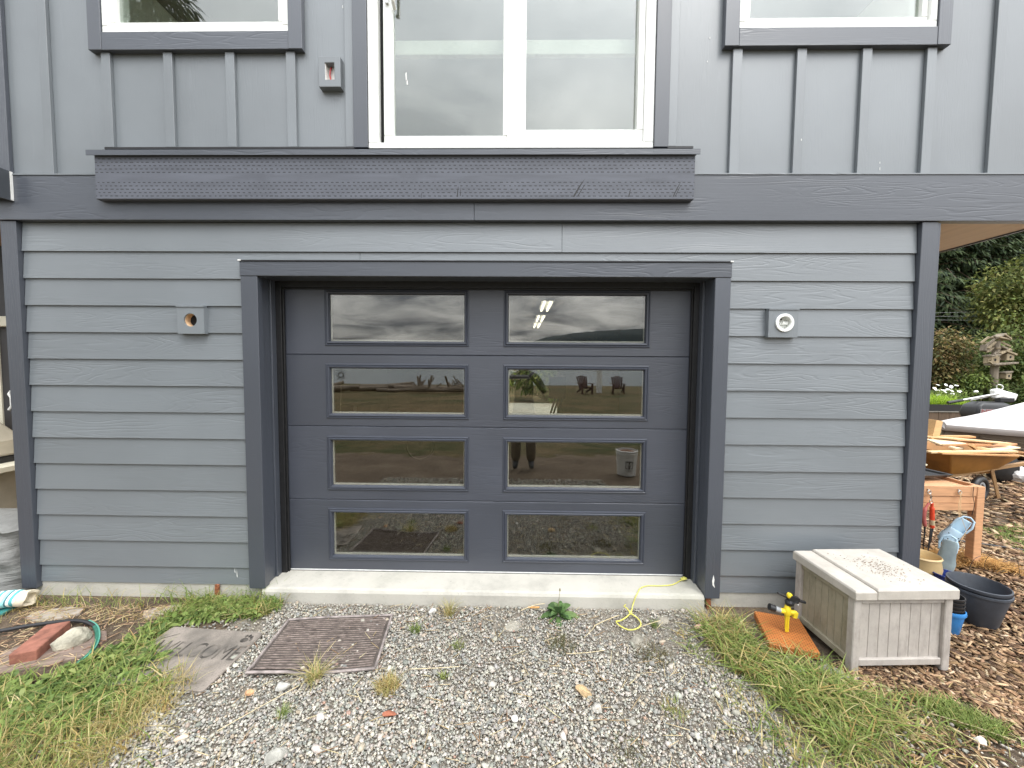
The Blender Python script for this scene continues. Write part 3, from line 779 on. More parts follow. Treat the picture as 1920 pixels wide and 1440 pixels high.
def leaves(B, D, L, W, cols, droop=.3, upv=None):
    """B (n,3) base, D (n,3) unit direction; flat pointed leaves that arch"""
    n = len(B); up = np.tile(np.array([0, 0, 1.0]), (n, 1)) if upv is None else upv
    S = np.cross(D, up + rng.normal(0, .25, (n, 3))); S /= np.linalg.norm(S, axis=1, keepdims=True) + 1e-9
    V = np.zeros((n, 6, 3)); L = L[:, None]; W = W[:, None]
    dz = np.array([0, 0, -1.0])
    V[:, 0] = B
    V[:, 1] = B + D*L*.38 - S*W*.5 + dz*L*droop*.08; V[:, 2] = B + D*L*.38 + S*W*.5 + dz*L*droop*.08
    V[:, 3] = B + D*L*.74 - S*W*.36 + dz*L*droop*.38; V[:, 4] = B + D*L*.74 + S*W*.36 + dz*L*droop*.38
    V[:, 5] = B + D*L + dz*L*droop*.8
    F = np.array([(0,2,1),(1,2,4),(1,4,3),(3,4,5)])
    FF = (F[None] + (np.arange(n)*6)[:, None, None]).reshape(-1, 3)
    return V.reshape(-1, 3), FF, np.repeat(cols, 6, 0)
def join(parts):
    Vs, Fs, Cs, b = [], [], [], 0
    for V, F, C in parts:
        Vs.append(V); Fs.append(F + b); Cs.append(C); b += len(V)
    return np.vstack(Vs), np.vstack(Fs), np.vstack(Cs)
def unit(A):
    return A / (np.linalg.norm(A, axis=1, keepdims=True) + 1e-9)

M['stone'] = attr_mat('gravel_stone', .85, .3, 90, .25)
M['leaf'] = attr_mat('grass_blade', .6, .2, 30, .3, .35)
M['foliage'] = attr_mat('tree_foliage', .65, .25, 3, .25, .3)
M['chip'] = attr_mat('bark_chip', .9, .35, 60, .15)

# ------------------------------------------------------------------ gravel
V1, F1 = ico(1)
rock_bases = [V1 * (1 + rng.uniform(-.28, .22, (12, 1))) for _ in range(12)]
GRAV = [(-1.62, -.045), (1.2, -.045), (1.15, -.2), (1.08, -.5), (1.17, -.7), (1.12, -1.05), (1.2, -2.3), (-1.9, -2.3), (-1.72, -1.05), (-1.68, -.75), (-1.52, -.3)]
VIS = [(-1.62, -.045), (1.22, -.045), (1.17, -.2), (1.10, -.5), (1.22, -.7), (1.18, -1.18), (-1.78, -1.18), (-1.70, -.75), (-1.54, -.3)]
G_COL = [(.33, .325, .30), (.225, .23, .22), (.155, .167, .162), (.10, .11, .108), (.47, .455, .415), (.30, .255, .20), (.28, .165, .12)]
G_COL = [(r*1.30*.74 + .100, g_*1.24*.74 + .095, b_*1.15*.74 + .086) for r, g_, b_ in G_COL]
G_W = [32, 24, 11, 4, 12, 13, 1.2]
parts_ = []
def stones(P, rlo, rhi, power, zoff, flat=.72):
    n = len(P); r = rlo + (rhi-rlo) * rng.random(n)**power
    sc_ = np.stack([r*rng.uniform(.85, 1.4, n), r*rng.uniform(.75, 1.15, n), r*rng.uniform(.5, .9, n)*flat/.72], -1)
    pos = np.column_stack([P, zoff(r)])
    return pieces(rock_bases, F1, pos, sc_, rot_mats(n, .7), palette(G_COL, G_W, n, .18))
def patchy(P):
    """bare, dusty places: by the sill and in a few worn spots"""
    edge = np.clip((-.05 - P[:, 1]) / .5, 0, 1)
    nz = np.sin(P[:, 0]*3.1 + 1.3*np.sin(P[:, 1]*4)) * np.cos(P[:, 1]*5.2 + P[:, 0]*1.7)
    worn = np.exp(-((P[:, 0]-.75)**2/.10 + (P[:, 1]+.30)**2/.03)) + np.exp(-((P[:, 0]+.05)**2/.04 + (P[:, 1]+.25)**2/.01)) + .7*np.exp(-((P[:, 0]-.7)**2/.12 + (P[:, 1]+.8)**2/.05))
    return (rng.random(len(P)) < .45 + .55*edge) & (rng.random(len(P)) < np.where(nz > .5, .6, 1.0)) & (rng.random(len(P)) > .8*worn)
P = scatter(VIS, 39000); P = P[patchy(P)]
parts_.append(stones(P, .0030, .0082, 1.5, lambda r: r*.2 - .003 + rng.uniform(0, .005, len(r))))
P = scatter(VIS, 1700); P = P[patchy(P)]
parts_.append(stones(P, .0085, .0135, 1.6, lambda r: r*.25))
P = scatter(VIS, 70)
parts_.append(stones(P, .014, .022, 2.0, lambda r: r*.25))
P = scatter(VIS, 30000)
parts_.append(stones(P, .0016, .0036, 1.0, lambda r: r*.3 - .002 + rng.uniform(0, .003, len(r))))
P = scatter([(1.2, -1.18), (1.2, -2.4), (-1.9, -2.4), (-1.75, -1.18)], 9000)
parts_.append(stones(P, .006, .014, 1.2, lambda r: r*.25))
P = scatter([(1.1, -.1), (1.45, -.1), (1.75, -.55), (2.2, -.9), (2.6, -1.5), (1.1, -1.5)], 2200)
parts_.append(stones(P, .002, .010, 2.2, lambda r: r*.2))
P = scatter([(-1.62, -.05), (-1.5, -.3), (-1.7, -1.1), (-2.1, -1.1), (-2.1, -.2)], 1500)
parts_.append(stones(P, .002, .009, 1.6, lambda r: r*.2))
V, F, C = join(parts_)
o = np_mesh('gravel', V, F, M['stone'], C); o['kind'] = 'stuff'; o['label'] = 'loose grey gravel in front of the garage door'; o['category'] = 'gravel'

# ------------------------------------------------------------------ grass and weeds
GREENS = [(.195, .265, .06), (.255, .325, .085), (.32, .36, .115), (.135, .195, .05)]
DRY = [(.52, .42, .18), (.60, .50, .26), (.44, .32, .12), (.36, .33, .13)]
def grass_at(poly, n, hlo, hhi, w, leanlo, leanhi, dry, bias=None):
    P = scatter(poly, n)
    c = np.where(rng.random((n, 1)) < dry, palette(DRY, [3, 2, 3, 2], n), palette(GREENS, [4, 4, 3, 3], n, .2))
    return blades(P, rng.uniform(hlo, hhi, n), rng.uniform(w*.6, w*1.3, n), rng.uniform(leanlo, leanhi, n), c, -.006, bias)
RG = [(1.14, -.20), (1.40, -.20), (1.38, -.42), (1.66, -.53), (1.78, -.66), (2.0, -.72), (1.95, -.90), (1.6, -1.10), (1.25, -1.5), (1.14, -1.05), (1.12, -.85), (1.26, -.7), (1.10, -.5)]
parts_ = [grass_at(RG, 1250, .04, .12, .0062, .7, 1.6, .40),
          grass_at([(1.12, -.22), (1.38, -.24), (1.36, -.45), (1.62, -.55), (1.70, -.75), (1.3, -.75), (1.12, -.5)], 880, .07, .19, .0078, .8, 1.6, .26),
          grass_at([(1.25, -.72), (1.68, -.62), (1.78, -.85), (1.35, -1.02)], 560, .07, .17, .0075, .8, 1.6, .28),
          grass_at([(1.93, -.70), (2.08, -.72), (2.20, -.86), (2.1, -.93), (1.98, -.84)], 1200, .03, .08, .0045, .3, 1.2, .04),
          grass_at([(.92, -.25), (1.15, -.2), (1.14, -.5), (1.28, -.7), (1.16, -.9), (1.2, -1.4), (1.0, -1.4), (.95, -.8), (.98, -.5)], 260, .02, .10, .0055, .8, 1.7, .45),
          grass_at([(1.12, -.16), (1.42, -.16), (1.40, -.30), (1.15, -.34)], 220, .08, .2, .005, .9, 1.6, .85),
          grass_at([(1.1, -.9), (1.5, -.95), (1.5, -1.5), (1.15, -1.5)], 520, .03, .1, .005, .7, 1.6, .45),
          grass_at([(1.75, -.62), (2.3, -.60), (2.9, -.75), (2.6, -1.5), (1.6, -1.5), (1.6, -1.1)], 420, .02, .07, .004, .8, 1.6, .6)]
V, F, C = join(parts_)
o = np_mesh('grass', V, F, M['leaf'], C); o['kind'] = 'stuff'; o['category'] = 'grass'; o['label'] = 'long flopped grass between the gravel and the deck box'
LG = [(-2.64, -.69), (-2.37, -.68), (-2.25, -.50), (-2.2, -.37), (-2.3, -.18), (-1.95, -.20), (-2.13, -.27), (-2.10, -.42), (-1.9, -.55), (-1.70, -.76), (-1.68, -1.02), (-1.8, -1.5), (-3.2, -1.5), (-3.2, -.78)]
low = [(-1.70, -.8), (-1.68, -1.02), (-1.8, -1.5), (-3.2, -1.5), (-3.2, -1.0), (-2.4, -.98), (-1.95, -.88)]
parts_ = [grass_at(LG, 4200, .05, .13, .0062, .4, 1.5, .24),
          grass_at(low, 4200, .04, .13, .004, .5, 1.5, .72),
          grass_at([(-1.45, -.95), (-1.70, -.75), (-1.75, -1.4), (-1.4, -1.4)], 260, .02, .09, .004, .8, 1.7, .8),
          grass_at([(-1.60, -.70), (-1.74, -.62), (-1.9, -.8), (-1.76, -1.2), (-1.62, -1.2)], 700, .05, .13, .0035, .4, 1.3, .9),
          grass_at([(-2.2, -.05), (-1.57, -.05), (-1.60, -.20), (-2.2, -.24)], 1300, .04, .12, .006, .5, 1.5, .2),
          grass_at([(-2.45, -.03), (-1.56, -.03), (-1.56, -.09), (-2.45, -.09)], 150, .10, .22, .0045, .6, 1.4, .15),
          grass_at([(-3.35, -.04), (-2.45, -.03), (-2.45, -.14), (-3.3, -.14)], 130, .05, .17, .004, .6, 1.4, .4),
          grass_at([(-3.3, -.1), (-2.2, -.1), (-2.2, -.28), (-3.3, -.3)], 500, .02, .07, .003, .9, 1.8, .95)]
def weeds(poly, n, lo, hi, cols, wts):
    """low rosettes of broad leaves"""
    P = scatter(poly, n); out = []
    for k in range(9):
        a = rng.uniform(0, 2*np.pi, n); el = rng.uniform(.15, 1.1, n)
        D = np.stack([np.cos(a)*np.cos(el), np.sin(a)*np.cos(el), np.sin(el)], -1)
        L = rng.uniform(lo, hi, n)
        out.append(leaves(np.column_stack([P, np.full(n, rng.uniform(-.004, .02))]), D, L, L*rng.uniform(.22, .36, n), palette(cols, wts, n, .2), .7))
    return join(out)
WG = [(.18, .26, .07), (.235, .32, .09), (.30, .36, .12), (.125, .19, .055)]
parts_.append(weeds([(-2.12, -.04), (-1.58, -.045), (-1.56, -.15), (-1.80, -.27), (-2.2, -.22)], 70, .035, .085, WG, [3, 4, 3, 2]))
parts_.append(weeds([(-2.2, -.2), (-1.95, -.22), (-2.13, -.27), (-2.10, -.42), (-1.9, -.55), (-1.72, -.76), (-2.0, -1.0), (-3.1, -1.0), (-3.1, -.8), (-2.4, -.7), (-2.27, -.5)], 430, .035, .085, WG, [3, 4, 2, 4]))
V, F, C = join(parts_)
o = np_mesh('weeds', V, F, M['leaf'], C); o['kind'] = 'stuff'; o['category'] = 'weeds'; o['label'] = 'green weeds and yellowing grass along the left of the gravel'

# ------------------------------------------------------------------ bark mulch
bx_ = np.array([(-1,-1,-1),(1,-1,-1),(1,1,-1),(-1,1,-1),(-1,-1,1),(1,-1,1),(1,1,1),(-1,1,1)], float)
chipF = np.array([(0,2,1),(0,3,2),(4,5,6),(4,6,7),(0,1,5),(0,5,4),(1,2,6),(1,6,5),(2,3,7),(2,7,6),(3,0,4),(3,4,7)])
chip_bases = [bx_ * np.array([1, 1, 1]) * (1 + rng.uniform(-.3, .3, (8, 3))) for _ in range(8)]
CH = [(.35, .225, .13), (.26, .16, .09), (.43, .30, .185), (.165, .10, .06), (.50, .38, .255), (.10, .063, .042)]
def chips(poly, n, l, zmax):
    P = scatter(poly, n); pos = np.column_stack([P, rng.uniform(-.004, zmax, n)])
    L = l * rng.uniform(.4, 1.6, n)
    s_ = np.stack([L, L*rng.uniform(.15, .4, n), L*rng.uniform(.05, .14, n)], -1) * .5
    return pieces(chip_bases, chipF, pos, s_, rot_mats(n, .35), palette(CH, [4, 4, 3, 4, 1.5, 2.5], n, .2))
parts_ = [chips([(2.33, -.45), (2.5, -.75), (3.4, -.5), (4.6, 1.0), (4.6, 2.2), (2.72, 2.2), (2.70, .1), (2.33, .05)], 15000, .042, .016),
          chips([(2.2, -.6), (2.45, -.5), (3.3, -.6), (2.9, -1.2), (2.2, -1.0)], 2600, .034, .01),
          chips([(4.4, .8), (2.72, 2.2), (2.72, 5.5), (9.5, 5.5), (7.5, 2.5)], 9000, .075, .02),
          chips([(1.85, -.66), (2.5, -.66), (2.9, -1.5), (1.5, -1.5), (1.5, -1.12)], 1300, .03, .006),
          chips([(1.72, -.48), (2.4, -.42), (2.45, -.72), (1.75, -.70)], 1500, .028, .008)]
V, F, C = join(parts_)
o = np_mesh('mulch', V, F, M['chip'], C); o['kind'] = 'stuff'; o['category'] = 'mulch'; o['label'] = 'brown bark mulch beside and behind the deck box'
V, F, C = grass_at([(4.3, .55), (5.2, .9), (5.4, 1.5), (4.6, 1.3)], 2600, .02, .06, .006, .3, 1.2, .05)
o = np_mesh('grass', V, F, M['leaf'], C); o['kind'] = 'stuff'; o['category'] = 'grass'; o['label'] = 'small green grass patch in the mulch at the right edge'

# straw lying about on the gravel
n = 240; P = scatter(VIS, n); a = rng.uniform(0, math.pi, n); L = rng.uniform(.02, .10, n)
pos = np.column_stack([P, rng.uniform(.009, .016, n)])
V, F, C = pieces([bx_], chipF, pos, np.stack([L, np.full(n, .0011), np.full(n, .0008)], -1)*np.array([.5, 1, 1]), rot_mats(n, .06), palette([(.60, .50, .30), (.45, .33, .18), (.30, .17, .09)], [4, 3, 2], n))
parts_ = [(V, F, C)]
P = scatter([(-3.2, -.12), (-2.1, -.1), (-2.2, -.5), (-2.5, -.65), (-2.9, -.6)], 420); n = 420; L = rng.uniform(.02, .09, n)
parts_.append(pieces([bx_], chipF, np.column_stack([P, rng.uniform(.0, .012, n)]), np.stack([L, np.full(n, .0014), np.full(n, .001)], -1)*np.array([.5, 1, 1]), rot_mats(n, .12), palette([(.60, .46, .28), (.48, .32, .2), (.30, .18, .12)], [4, 3, 3], n)))
P = scatter([(1.45, -.9), (2.3, -.7), (3.0, -.7), (2.6, -1.5), (1.3, -1.5)], 240); n = 240; L = rng.uniform(.03, .11, n)
parts_.append(pieces([bx_], chipF, np.column_stack([P, rng.uniform(.002, .02, n)]), np.stack([L, np.full(n, .002), np.full(n, .0016)], -1)*np.array([.5, 1, 1]), rot_mats(n, .12), palette([(.56, .44, .28), (.40, .27, .15), (.24, .15, .09)], [4, 4, 3], n)))
V, F, C = join(parts_)
o = np_mesh('straw', V, F, M['chip'], C); o['kind'] = 'stuff'; o['category'] = 'straw'; o['label'] = 'dry straw and twigs strewn over the ground'
# ------------------------------------------------------------------ things on the ground in front
def rock(name, label, c, size, col, rotz=0.0, group=None, seed=1, sub=2, m=None):
    bm = bmesh.new(); bmesh.ops.create_icosphere(bm, subdivisions=sub, radius=1.0)
    r = random.Random(seed); axes = [Vector((r.uniform(-1, 1), r.uniform(-1, 1), r.uniform(-1, 1))).normalized() for _ in range(9)]
    cut = [r.uniform(.55, .85) for _ in axes]
    for v in bm.verts:
        for a, k in zip(axes, cut):
            d = v.co.dot(a)
            if d > k: v.co -= a * (d - k)
        v.co *= 1 + r.uniform(-.05, .05)
        v.co = Vector((v.co.x*size[0], v.co.y*size[1], v.co.z*size[2]))
    me = bpy.data.meshes.new(name); bm.to_mesh(me); bm.free()
    me.materials.append(m or mat('rock_'+str(seed), col, .9, .35, 25, bmp=.8, bscale=60, bdist=.006))
    o = bpy.data.objects.new(name, me); link(o); o.location = c; o.rotation_euler = (0, 0, rotz)
    return tag(o, label, 'rock', group)
rock('rock', 'pale craggy rock lying beside the red brick', (-2.545, -.455, .030), (.085, .060, .062), (.36, .335, .265), .6, seed=3, sub=3)
rock('rock', 'flat tan stone on the gravel right of centre', (.335, -.715, .012), (.050, .032, .022), (.46, .33, .18), -.5, seed=4)
rock('rock', 'red broken brick chip on the gravel', (-.580, -.858, .012), (.036, .016, .013), (.36, .13, .075), .05, seed=5)
rock('rock', 'pale stone touching the tan flat stone', (.385, -.800, .008), (.030, .024, .018), (.42, .40, .36), .3, seed=6)
rock('rock', 'rounded white stone on the gravel below the tan stone', (-.005, -.87, .008), (.020, .018, .016), (.62, .60, .55), .9, seed=7)
rock('rock', 'big grey stone at the lower edge of the gravel, left of centre', (-.985, -1.060, .006), (.050, .036, .024), (.36, .35, .31), .4, seed=8)
rock('rock', 'orange pebble on the gravel near the welcome mat', (-1.300, -.760, .008), (.022, .018, .016), (.52, .30, .16), .2, seed=9)
rock('rock', 'flat beige pebble near the left edge of the gravel', (-1.435, -.985, .006), (.030, .018, .012), (.55, .43, .32), .3, seed=10)
rock('rock', 'white rock half buried in grass below the orange board', (1.50, -.560, .012), (.042, .034, .030), (.58, .57, .53), .8, seed=12)
rock('rock', 'white stone in the dirt at the lower right', (2.005, -.925, .010), (.028, .022, .020), (.66, .63, .58), .8, seed=13)
rock('rock', 'grey broken concrete lump half sunk by the deck box foot', (1.66, -.545, .0), (.085, .045, .026), (.28, .27, .24), -.5, seed=14, sub=3)
rock('rock', 'rough pale clod at the gravel edge near the sill', (.93, -.16, -.004), (.060, .040, .018), (.27, .245, .20), .4, seed=15, sub=3)
rock('rock', 'crumbly grey clod below the yellow rope loop', (.73, -.345, -.008), (.080, .055, .018), (.27, .25, .205), 1.2, seed=16, sub=3)
rock('rock', 'low dusty clod in the middle of the gravel', (-.02, -.225, -.007), (.080, .055, .014), (.28, .26, .215), .2, seed=17, sub=3)
rock('rock', 'grey stone just below the striped mat', (-1.16, -.72, .008), (.042, .026, .022), (.40, .39, .36), .1, seed=18)
rock('rock', 'white pebble by the sill, left of the plantain', (-.545, -.125, .012), (.030, .022, .022), (.60, .58, .54), .7, seed=19)
for i, (x, y, s, z) in enumerate(((1.12, -.235, .035, .5), (1.25, -.245, .045, 1.1))):
    rock('rock', ('pinkish stone at the tip of the right-hand grass', 'longer pinkish stone lying in the right-hand grass')[i], (x, y, .022), (s, s*.6, s*.5), (.52, .33, .25), z, seed=30+i)

# brick
M['brick'] = mat('red_brick', (.27, .11, .075), .9, .35, 22, bmp=.7, bscale=80, bdist=.004)
o = MB().obox((0, 0, .030), (.110, .255, .062)).build('brick', M['brick'], None, (-2.685, -.48, .0), (0, 0, R(21)), bevel=.006, seg=2)
tag(o, 'red clay brick lying on the soil at the left', 'brick')
# flat stepping stones half covered by straw
M['paver'] = concrete('paver_stone', (.36, .31, .26))
for i, (x, y, w, d, a, lb_) in enumerate(((-2.30, -.155, .22, .13, .25, 'half buried pink stone slab below the siding'), (-2.95, -.20, .30, .14, .1, 'flat grey slab near the striped cushion'), (-2.62, -.50, .56, .34, .35, 'worn wooden plank slab under the brick and rock'))):
    pts = []
    for k in range(9):
        t = 2*math.pi*k/9; pts.append((w*.5*math.cos(t)*random.uniform(.85, 1.1), d*.5*math.sin(t)*random.uniform(.85, 1.1)))
    mb = MB(); mb.loft([[(x_, y_, -.03) for x_, y_ in pts], [(x_, y_, .004) for x_, y_ in pts], [(x_*.96, y_*.96, .009) for x_, y_ in pts]])
    tag(mb.build('stone_slab', M['paver'] if i != 2 else mat('weathered_plank', (.21, .155, .125), .9, .4, 6, (1, 9, 1), bmp=.6), None, (x, y, -.004), (0, 0, a)), lb_, 'slab')
# hose
M['hose'] = mat('green_hose', (.025, .14, .095), .4, .15, 30, bmp=.1)
def smooth_path(pts, n=8):
    out = []
    P = [Vector(p) for p in pts]
    for i in range(len(P)-1):
        p0 = P[max(i-1, 0)]; p1 = P[i]; p2 = P[i+1]; p3 = P[min(i+2, len(P)-1)]
        for k in range(n):
            t = k/n
            out.append(.5*((2*p1)+(-p0+p2)*t+(2*p0-5*p1+4*p2-p3)*t*t+(-p0+3*p1-3*p2+p3)*t**3))
    out.append(P[-1]); return out
hz = thing('garden_hose', 'green striped garden hose curving past the brick', 'hose', (-2.7, -.3, 0))
pth = smooth_path([(-3.25, -.44, .018), (-3.06, -.385, .018), (-2.93, -.33, .018), (-2.72, -.285, .018), (-2.56, -.325, .018), (-2.42, -.43, .018), (-2.345, -.53, .016), (-2.33, -.62, .012)], 8)
pth = [p - Vector((-2.7, -.3, 0)) for p in pth]
nb_ = 34
MB().tube(pth[:nb_], .0115, 10).build('hose_length', M['black'], hz, smooth=True)
MB().tube(pth[nb_-1:], .0115, 10).build('hose_length', M['hose'], hz, smooth=True)
M['hose_stripe'] = mat('pale_stripe', (.10, .34, .26), .4, .1, 30, bmp=.05)
MB().tube([p + Vector((.006, .006, .0085)) for p in pth[nb_-6:]], .0035, 6).build('hose_stripe', M['hose_stripe'], hz, smooth=True)
# striped cushion roll
def stripes():
    m, nt, b = new_mat('striped_canvas'); tc = nt.nodes.new('ShaderNodeTexCoord'); sp = nt.nodes.new('ShaderNodeSeparateXYZ'); nt.links.new(tc.outputs['Object'], sp.inputs[0])
    f = math_n(nt, 'FRACT', math_n(nt, 'MULTIPLY', sp.outputs['X'], 14.0))
    r_ = ramp(nt, f, [(0, (.10, .38, .40)), (.22, (.74, .76, .70)), (.42, (.30, .62, .62)), (.66, (.05, .16, .19)), (.80, (.74, .76, .70))])
    nt.nodes[r_.node.name].color_ramp.interpolation = 'CONSTANT'
    nt.links.new(r_, b.inputs['Base Color']); b.inputs['Roughness'].default_value = .9
    bump(nt, b, noise(nt, coords(nt, rand=False), 160, 3), .3)
    return m
cu = thing('striped_cushion', 'rolled cushion with teal and white stripes by the corner', 'cushion', (-3.345, -.160, .0), R(13))
mb = MB(); rr = []
for i in range(13):
    t = i/12; x = -.30 + .40*t; w = .052*(1-.12*abs(t-.5)) * (1 if 0 < i < 12 else .86)
    rr.append([(x, w*1.15*math.cos(a), .060 + w*math.sin(a) + .006*math.sin(7*t+a*2)) for a in [2*math.pi*k/14 for k in range(14)]])
mb.loft(rr); mb.build('roll', stripes(), cu, smooth=True)
M['canvas'] = mat('cream_canvas', (.66, .58, .44), .9, .12, 40, bmp=.3)
mb = MB(); rr = []
for r_, x in ((.050, .098), (.054, .125), (.050, .15), (.034, .147), (.030, .118)):
    rr.append([(x + .01*math.sin(3*a), r_*1.1*math.cos(a), .058 + r_*math.sin(a)*.9) for a in [2*math.pi*k/14 for k in range(14)]])
mb.loft(rr, False, True); mb.build('open_end', M['canvas'], cu, smooth=True)
mb = MB().box(-.40, .06, -.075, .04, .0, .012); mb.build('base_cloth', mat('teal_cloth', (.03, .20, .19), .9, .1, 30), cu)

# ------------------------------------------------------------------ mats
M['mat_rubber'] = mat('grey_pink_rubber', (.30, .255, .225), .9, .22, 5, bmp=.5, bscale=150, tint=(.36, .31, .27))
def welcome_material():
    m, nt, b = new_mat('worn_mat_rubber'); v = coords(nt, rand=False)
    f = noise(nt, v, 4.5, 6, .6); g_ = noise(nt, v, 140, 3)
    c = ramp(nt, f, [(.36, (.10, .09, .08)), (.5, (.20, .175, .15)), (.62, (.29, .25, .215))])
    c = mixc(nt, ramp(nt, g_, [(.5, 0.0), (.7, .6)]), c, (.11, .10, .08))
    nt.links.new(c, b.inputs['Base Color']); b.inputs['Roughness'].default_value = .95
    bump(nt, b, g_, .5, .002); return m
def font_mesh(txt, size, ext, offset=0.0, align='CENTER'):
    cu_ = bpy.data.curves.new('t', 'FONT'); cu_.body = txt; cu_.size = size; cu_.extrude = ext; cu_.align_x = align; cu_.offset = offset; cu_.resolution_u = 3
    ob = bpy.data.objects.new('t', cu_); link(ob)
    dg = bpy.context.evaluated_depsgraph_get(); me = bpy.data.meshes.new_from_object(ob.evaluated_get(dg))
    bpy.data.objects.remove(ob); bpy.data.curves.remove(cu_)
    return me
M['groove'] = mat('dark_groove', (.070, .061, .053), .95, .75, 14, bmp=.1, tint=(.12, .105, .09))
# local frame: x along the lettering, y towards the house
wm = thing('welcome_mat', 'worn pinkish doormat reading WELCOME with a paw print', 'doormat', (-1.806, -.535, .0), R(-4))
c8 = []
for cx_, cy_, a0 in ((.270, -.185, -90), (.270, .185, 0), (-.270, .185, 90), (-.270, -.185, 180)):
    for k in range(5):
        t = R(a0 + 90*k/4); c8.append((cx_ + .022*math.cos(t), cy_ + .022*math.sin(t)))
MB().loft([[(x, y, .002) for x, y in c8], [(x, y, .011) for x, y in c8], [(x*.985, y*.98, .014) for x, y in c8]]).build('mat_body', welcome_material(), wm)
lt = font_mesh('WELCOME', .125, .0006, -.0005)
lt.materials.append(M['groove'])
lo_ = bpy.data.objects.new('lettering', lt); link(lo_, wm); lo_.location = (.025, -.015, .0146); lo_.scale = (.86, 1.25, 1)
def paw(x, y, s, a):
    mb = MB()
    for dx, dy, rx, ry in ((0, 0, .020, .016), (-.022, .020, .007, .010), (-.008, .030, .007, .011), (.009, .030, .007, .011), (.023, .019, .007, .010)):
        ca, sa = math.cos(a), math.sin(a); px_, py_ = dx*s, dy*s
        mb.lathe([(1, 0), (1, .0012)], 14, (x + ca*px_ - sa*py_, y + sa*px_ + ca*py_, .0140), sx=rx*s, sy=ry*s)
    return mb
paw(.225, .135, 1.15, -.5).build('paw_print', M['groove'], wm)
paw(-.225, -.130, 1.15, .4).build('paw_print', M['groove'], wm)
g_ = MB()
for a_ in ((-.26, .10, -.19, .15), (-.28, .06, -.22, .055)):
    g_.beam((a_[0], a_[1], .0143), (a_[2], a_[3], .0143), .006, .0012)
g_.build('groove_line', M['groove'], wm)

sm = thing('striped_mat', 'brown ribbed doormat with a rubber border on the gravel', 'doormat', (-1.085, -.415, .0), R(5))
sm_pts = [Vector((-1.424, -.232)), Vector((-.796, -.164)), Vector((-.741, -.604)), Vector((-1.386, -.662))]
def q(u, v):   # bilinear over the measured corners; u along the width, v towards the viewer
    a = sm_pts[0].lerp(sm_pts[1], u); b = sm_pts[3].lerp(sm_pts[2], u); p = a.lerp(b, v)
    d = p - Vector((-1.085, -.415)); ca, sa = math.cos(-R(5)), math.sin(-R(5))
    return (ca*d.x - sa*d.y, sa*d.x + ca*d.y)
def wave(u, v):
    return .012 + .006*math.sin(5*u + 2*v) * (1 if v > .5 else .5) + (.010 if v > .93 and u < .35 else 0)
mb = MB(); nu, nv = 24, 12
for s_ in (0, 1):
    vs_ = [(*q(i/nu, j/nv), wave(i/nu, j/nv) - .008*s_) for j in range(nv+1) for i in range(nu+1)]
    mb.add(vs_, [(j*(nu+1)+i, j*(nu+1)+i+1, (j+1)*(nu+1)+i+1, (j+1)*(nu+1)+i)[::(-1 if s_ == 0 else 1)] for j in range(nv) for i in range(nu)])
M['mat_back'] = mat('mat_backing', (.08, .065, .056), .95, .45, 18, bmp=.6, bscale=200)
mb.build('mat_body', M['mat_back'], sm)
M['rib'] = mat('ribbed_pile', (.145, .113, .098), 1.0, .5, 26, bmp=.9, bscale=300, bdist=.004, tint=(.20, .16, .14))
for k in range(23):
    v = .055 + .89*k/22
    MB().tube([(*q(.035 + .93*i/16, v + .004*math.sin(i*1.3+k)), wave(.035 + .93*i/16, v) + .001) for i in range(17)], [.0040*random.uniform(.75, 1.15) for _ in range(17)], 6).build('rib', M['rib'], sm)
M['border'] = mat('rubber_border', (.20, .17, .158), .8, .4, 20, bmp=.4, tint=(.28, .24, .225))
for e in (((0, 0), (1, 0)), ((1, 0), (1, 1)), ((1, 1), (0, 1)), ((0, 1), (0, 0))):
    pts = [(e[0][0] + (e[1][0]-e[0][0])*i/16, e[0][1] + (e[1][1]-e[0][1])*i/16) for i in range(17)]
    MB().tube([(*q(u, v), wave(u, v) + .001) for u, v in pts], .0075, 6).build('border', M['border'], sm, smooth=True)

# ------------------------------------------------------------------ single plants
def tuft(name, label, x, y, n, hlo, hhi, w, spread, cols, wts, lean=(.3, 1.3)):
    a = rng.uniform(0, 2*np.pi, n); r_ = spread*rng.random(n)**.7
    P = np.stack([np.cos(a)*r_, np.sin(a)*r_], -1); h = rng.uniform(hlo, hhi, n)
    V, F, C = blades(P, h, rng.uniform(w*.7, w*1.3, n), rng.uniform(*lean, n), palette(cols, wts, n, .2), -.004)
    o = np_mesh(name, V, F, M['leaf'], C); o.location = (x, y, 0)
    return tag(o, label, 'plant')
tuft('grass_tuft', 'dense golden grass tuft in the gravel below the striped mat', -.640, -.705, 420, .03, .075, .0028, .055, DRY + GREENS[:1], [4, 3, 3, 3, .6])
tuft('grass_tuft', 'straggly yellow-green tuft against the lower edge of the striped mat', -1.030, -.665, 150, .05, .15, .0030, .035, DRY[:2] + GREENS[1:3], [4, 3, 1, 2], (.5, 1.5))
tuft('grass_tuft', 'thin yellow tuft growing by the sill left of the plantain', -.435, -.140, 130, .05, .15, .0022, .03, DRY + GREENS[2:3], [3, 3, 2, 2, 3])
tuft('grass_tuft', 'dull green creeping tuft below the plantain', .255, -.385, 220, .02, .06, .0030, .085, [(.13, .14, .06), (.20, .18, .09), (.12, .10, .05)], [3, 3, 2])
tuft('grass_tuft', 'brown-green creeping tuft below the yellow rope', .765, -.455, 240, .02, .06, .0030, .10, [(.16, .16, .06), (.20, .17, .09), (.13, .10, .05)], [3, 3, 2])
tuft('grass_tuft', 'tiny green sprig right of the striped mat', -.610, -.300, 90, .03, .07, .003, .03, GREENS, [3, 2, 1, 3])
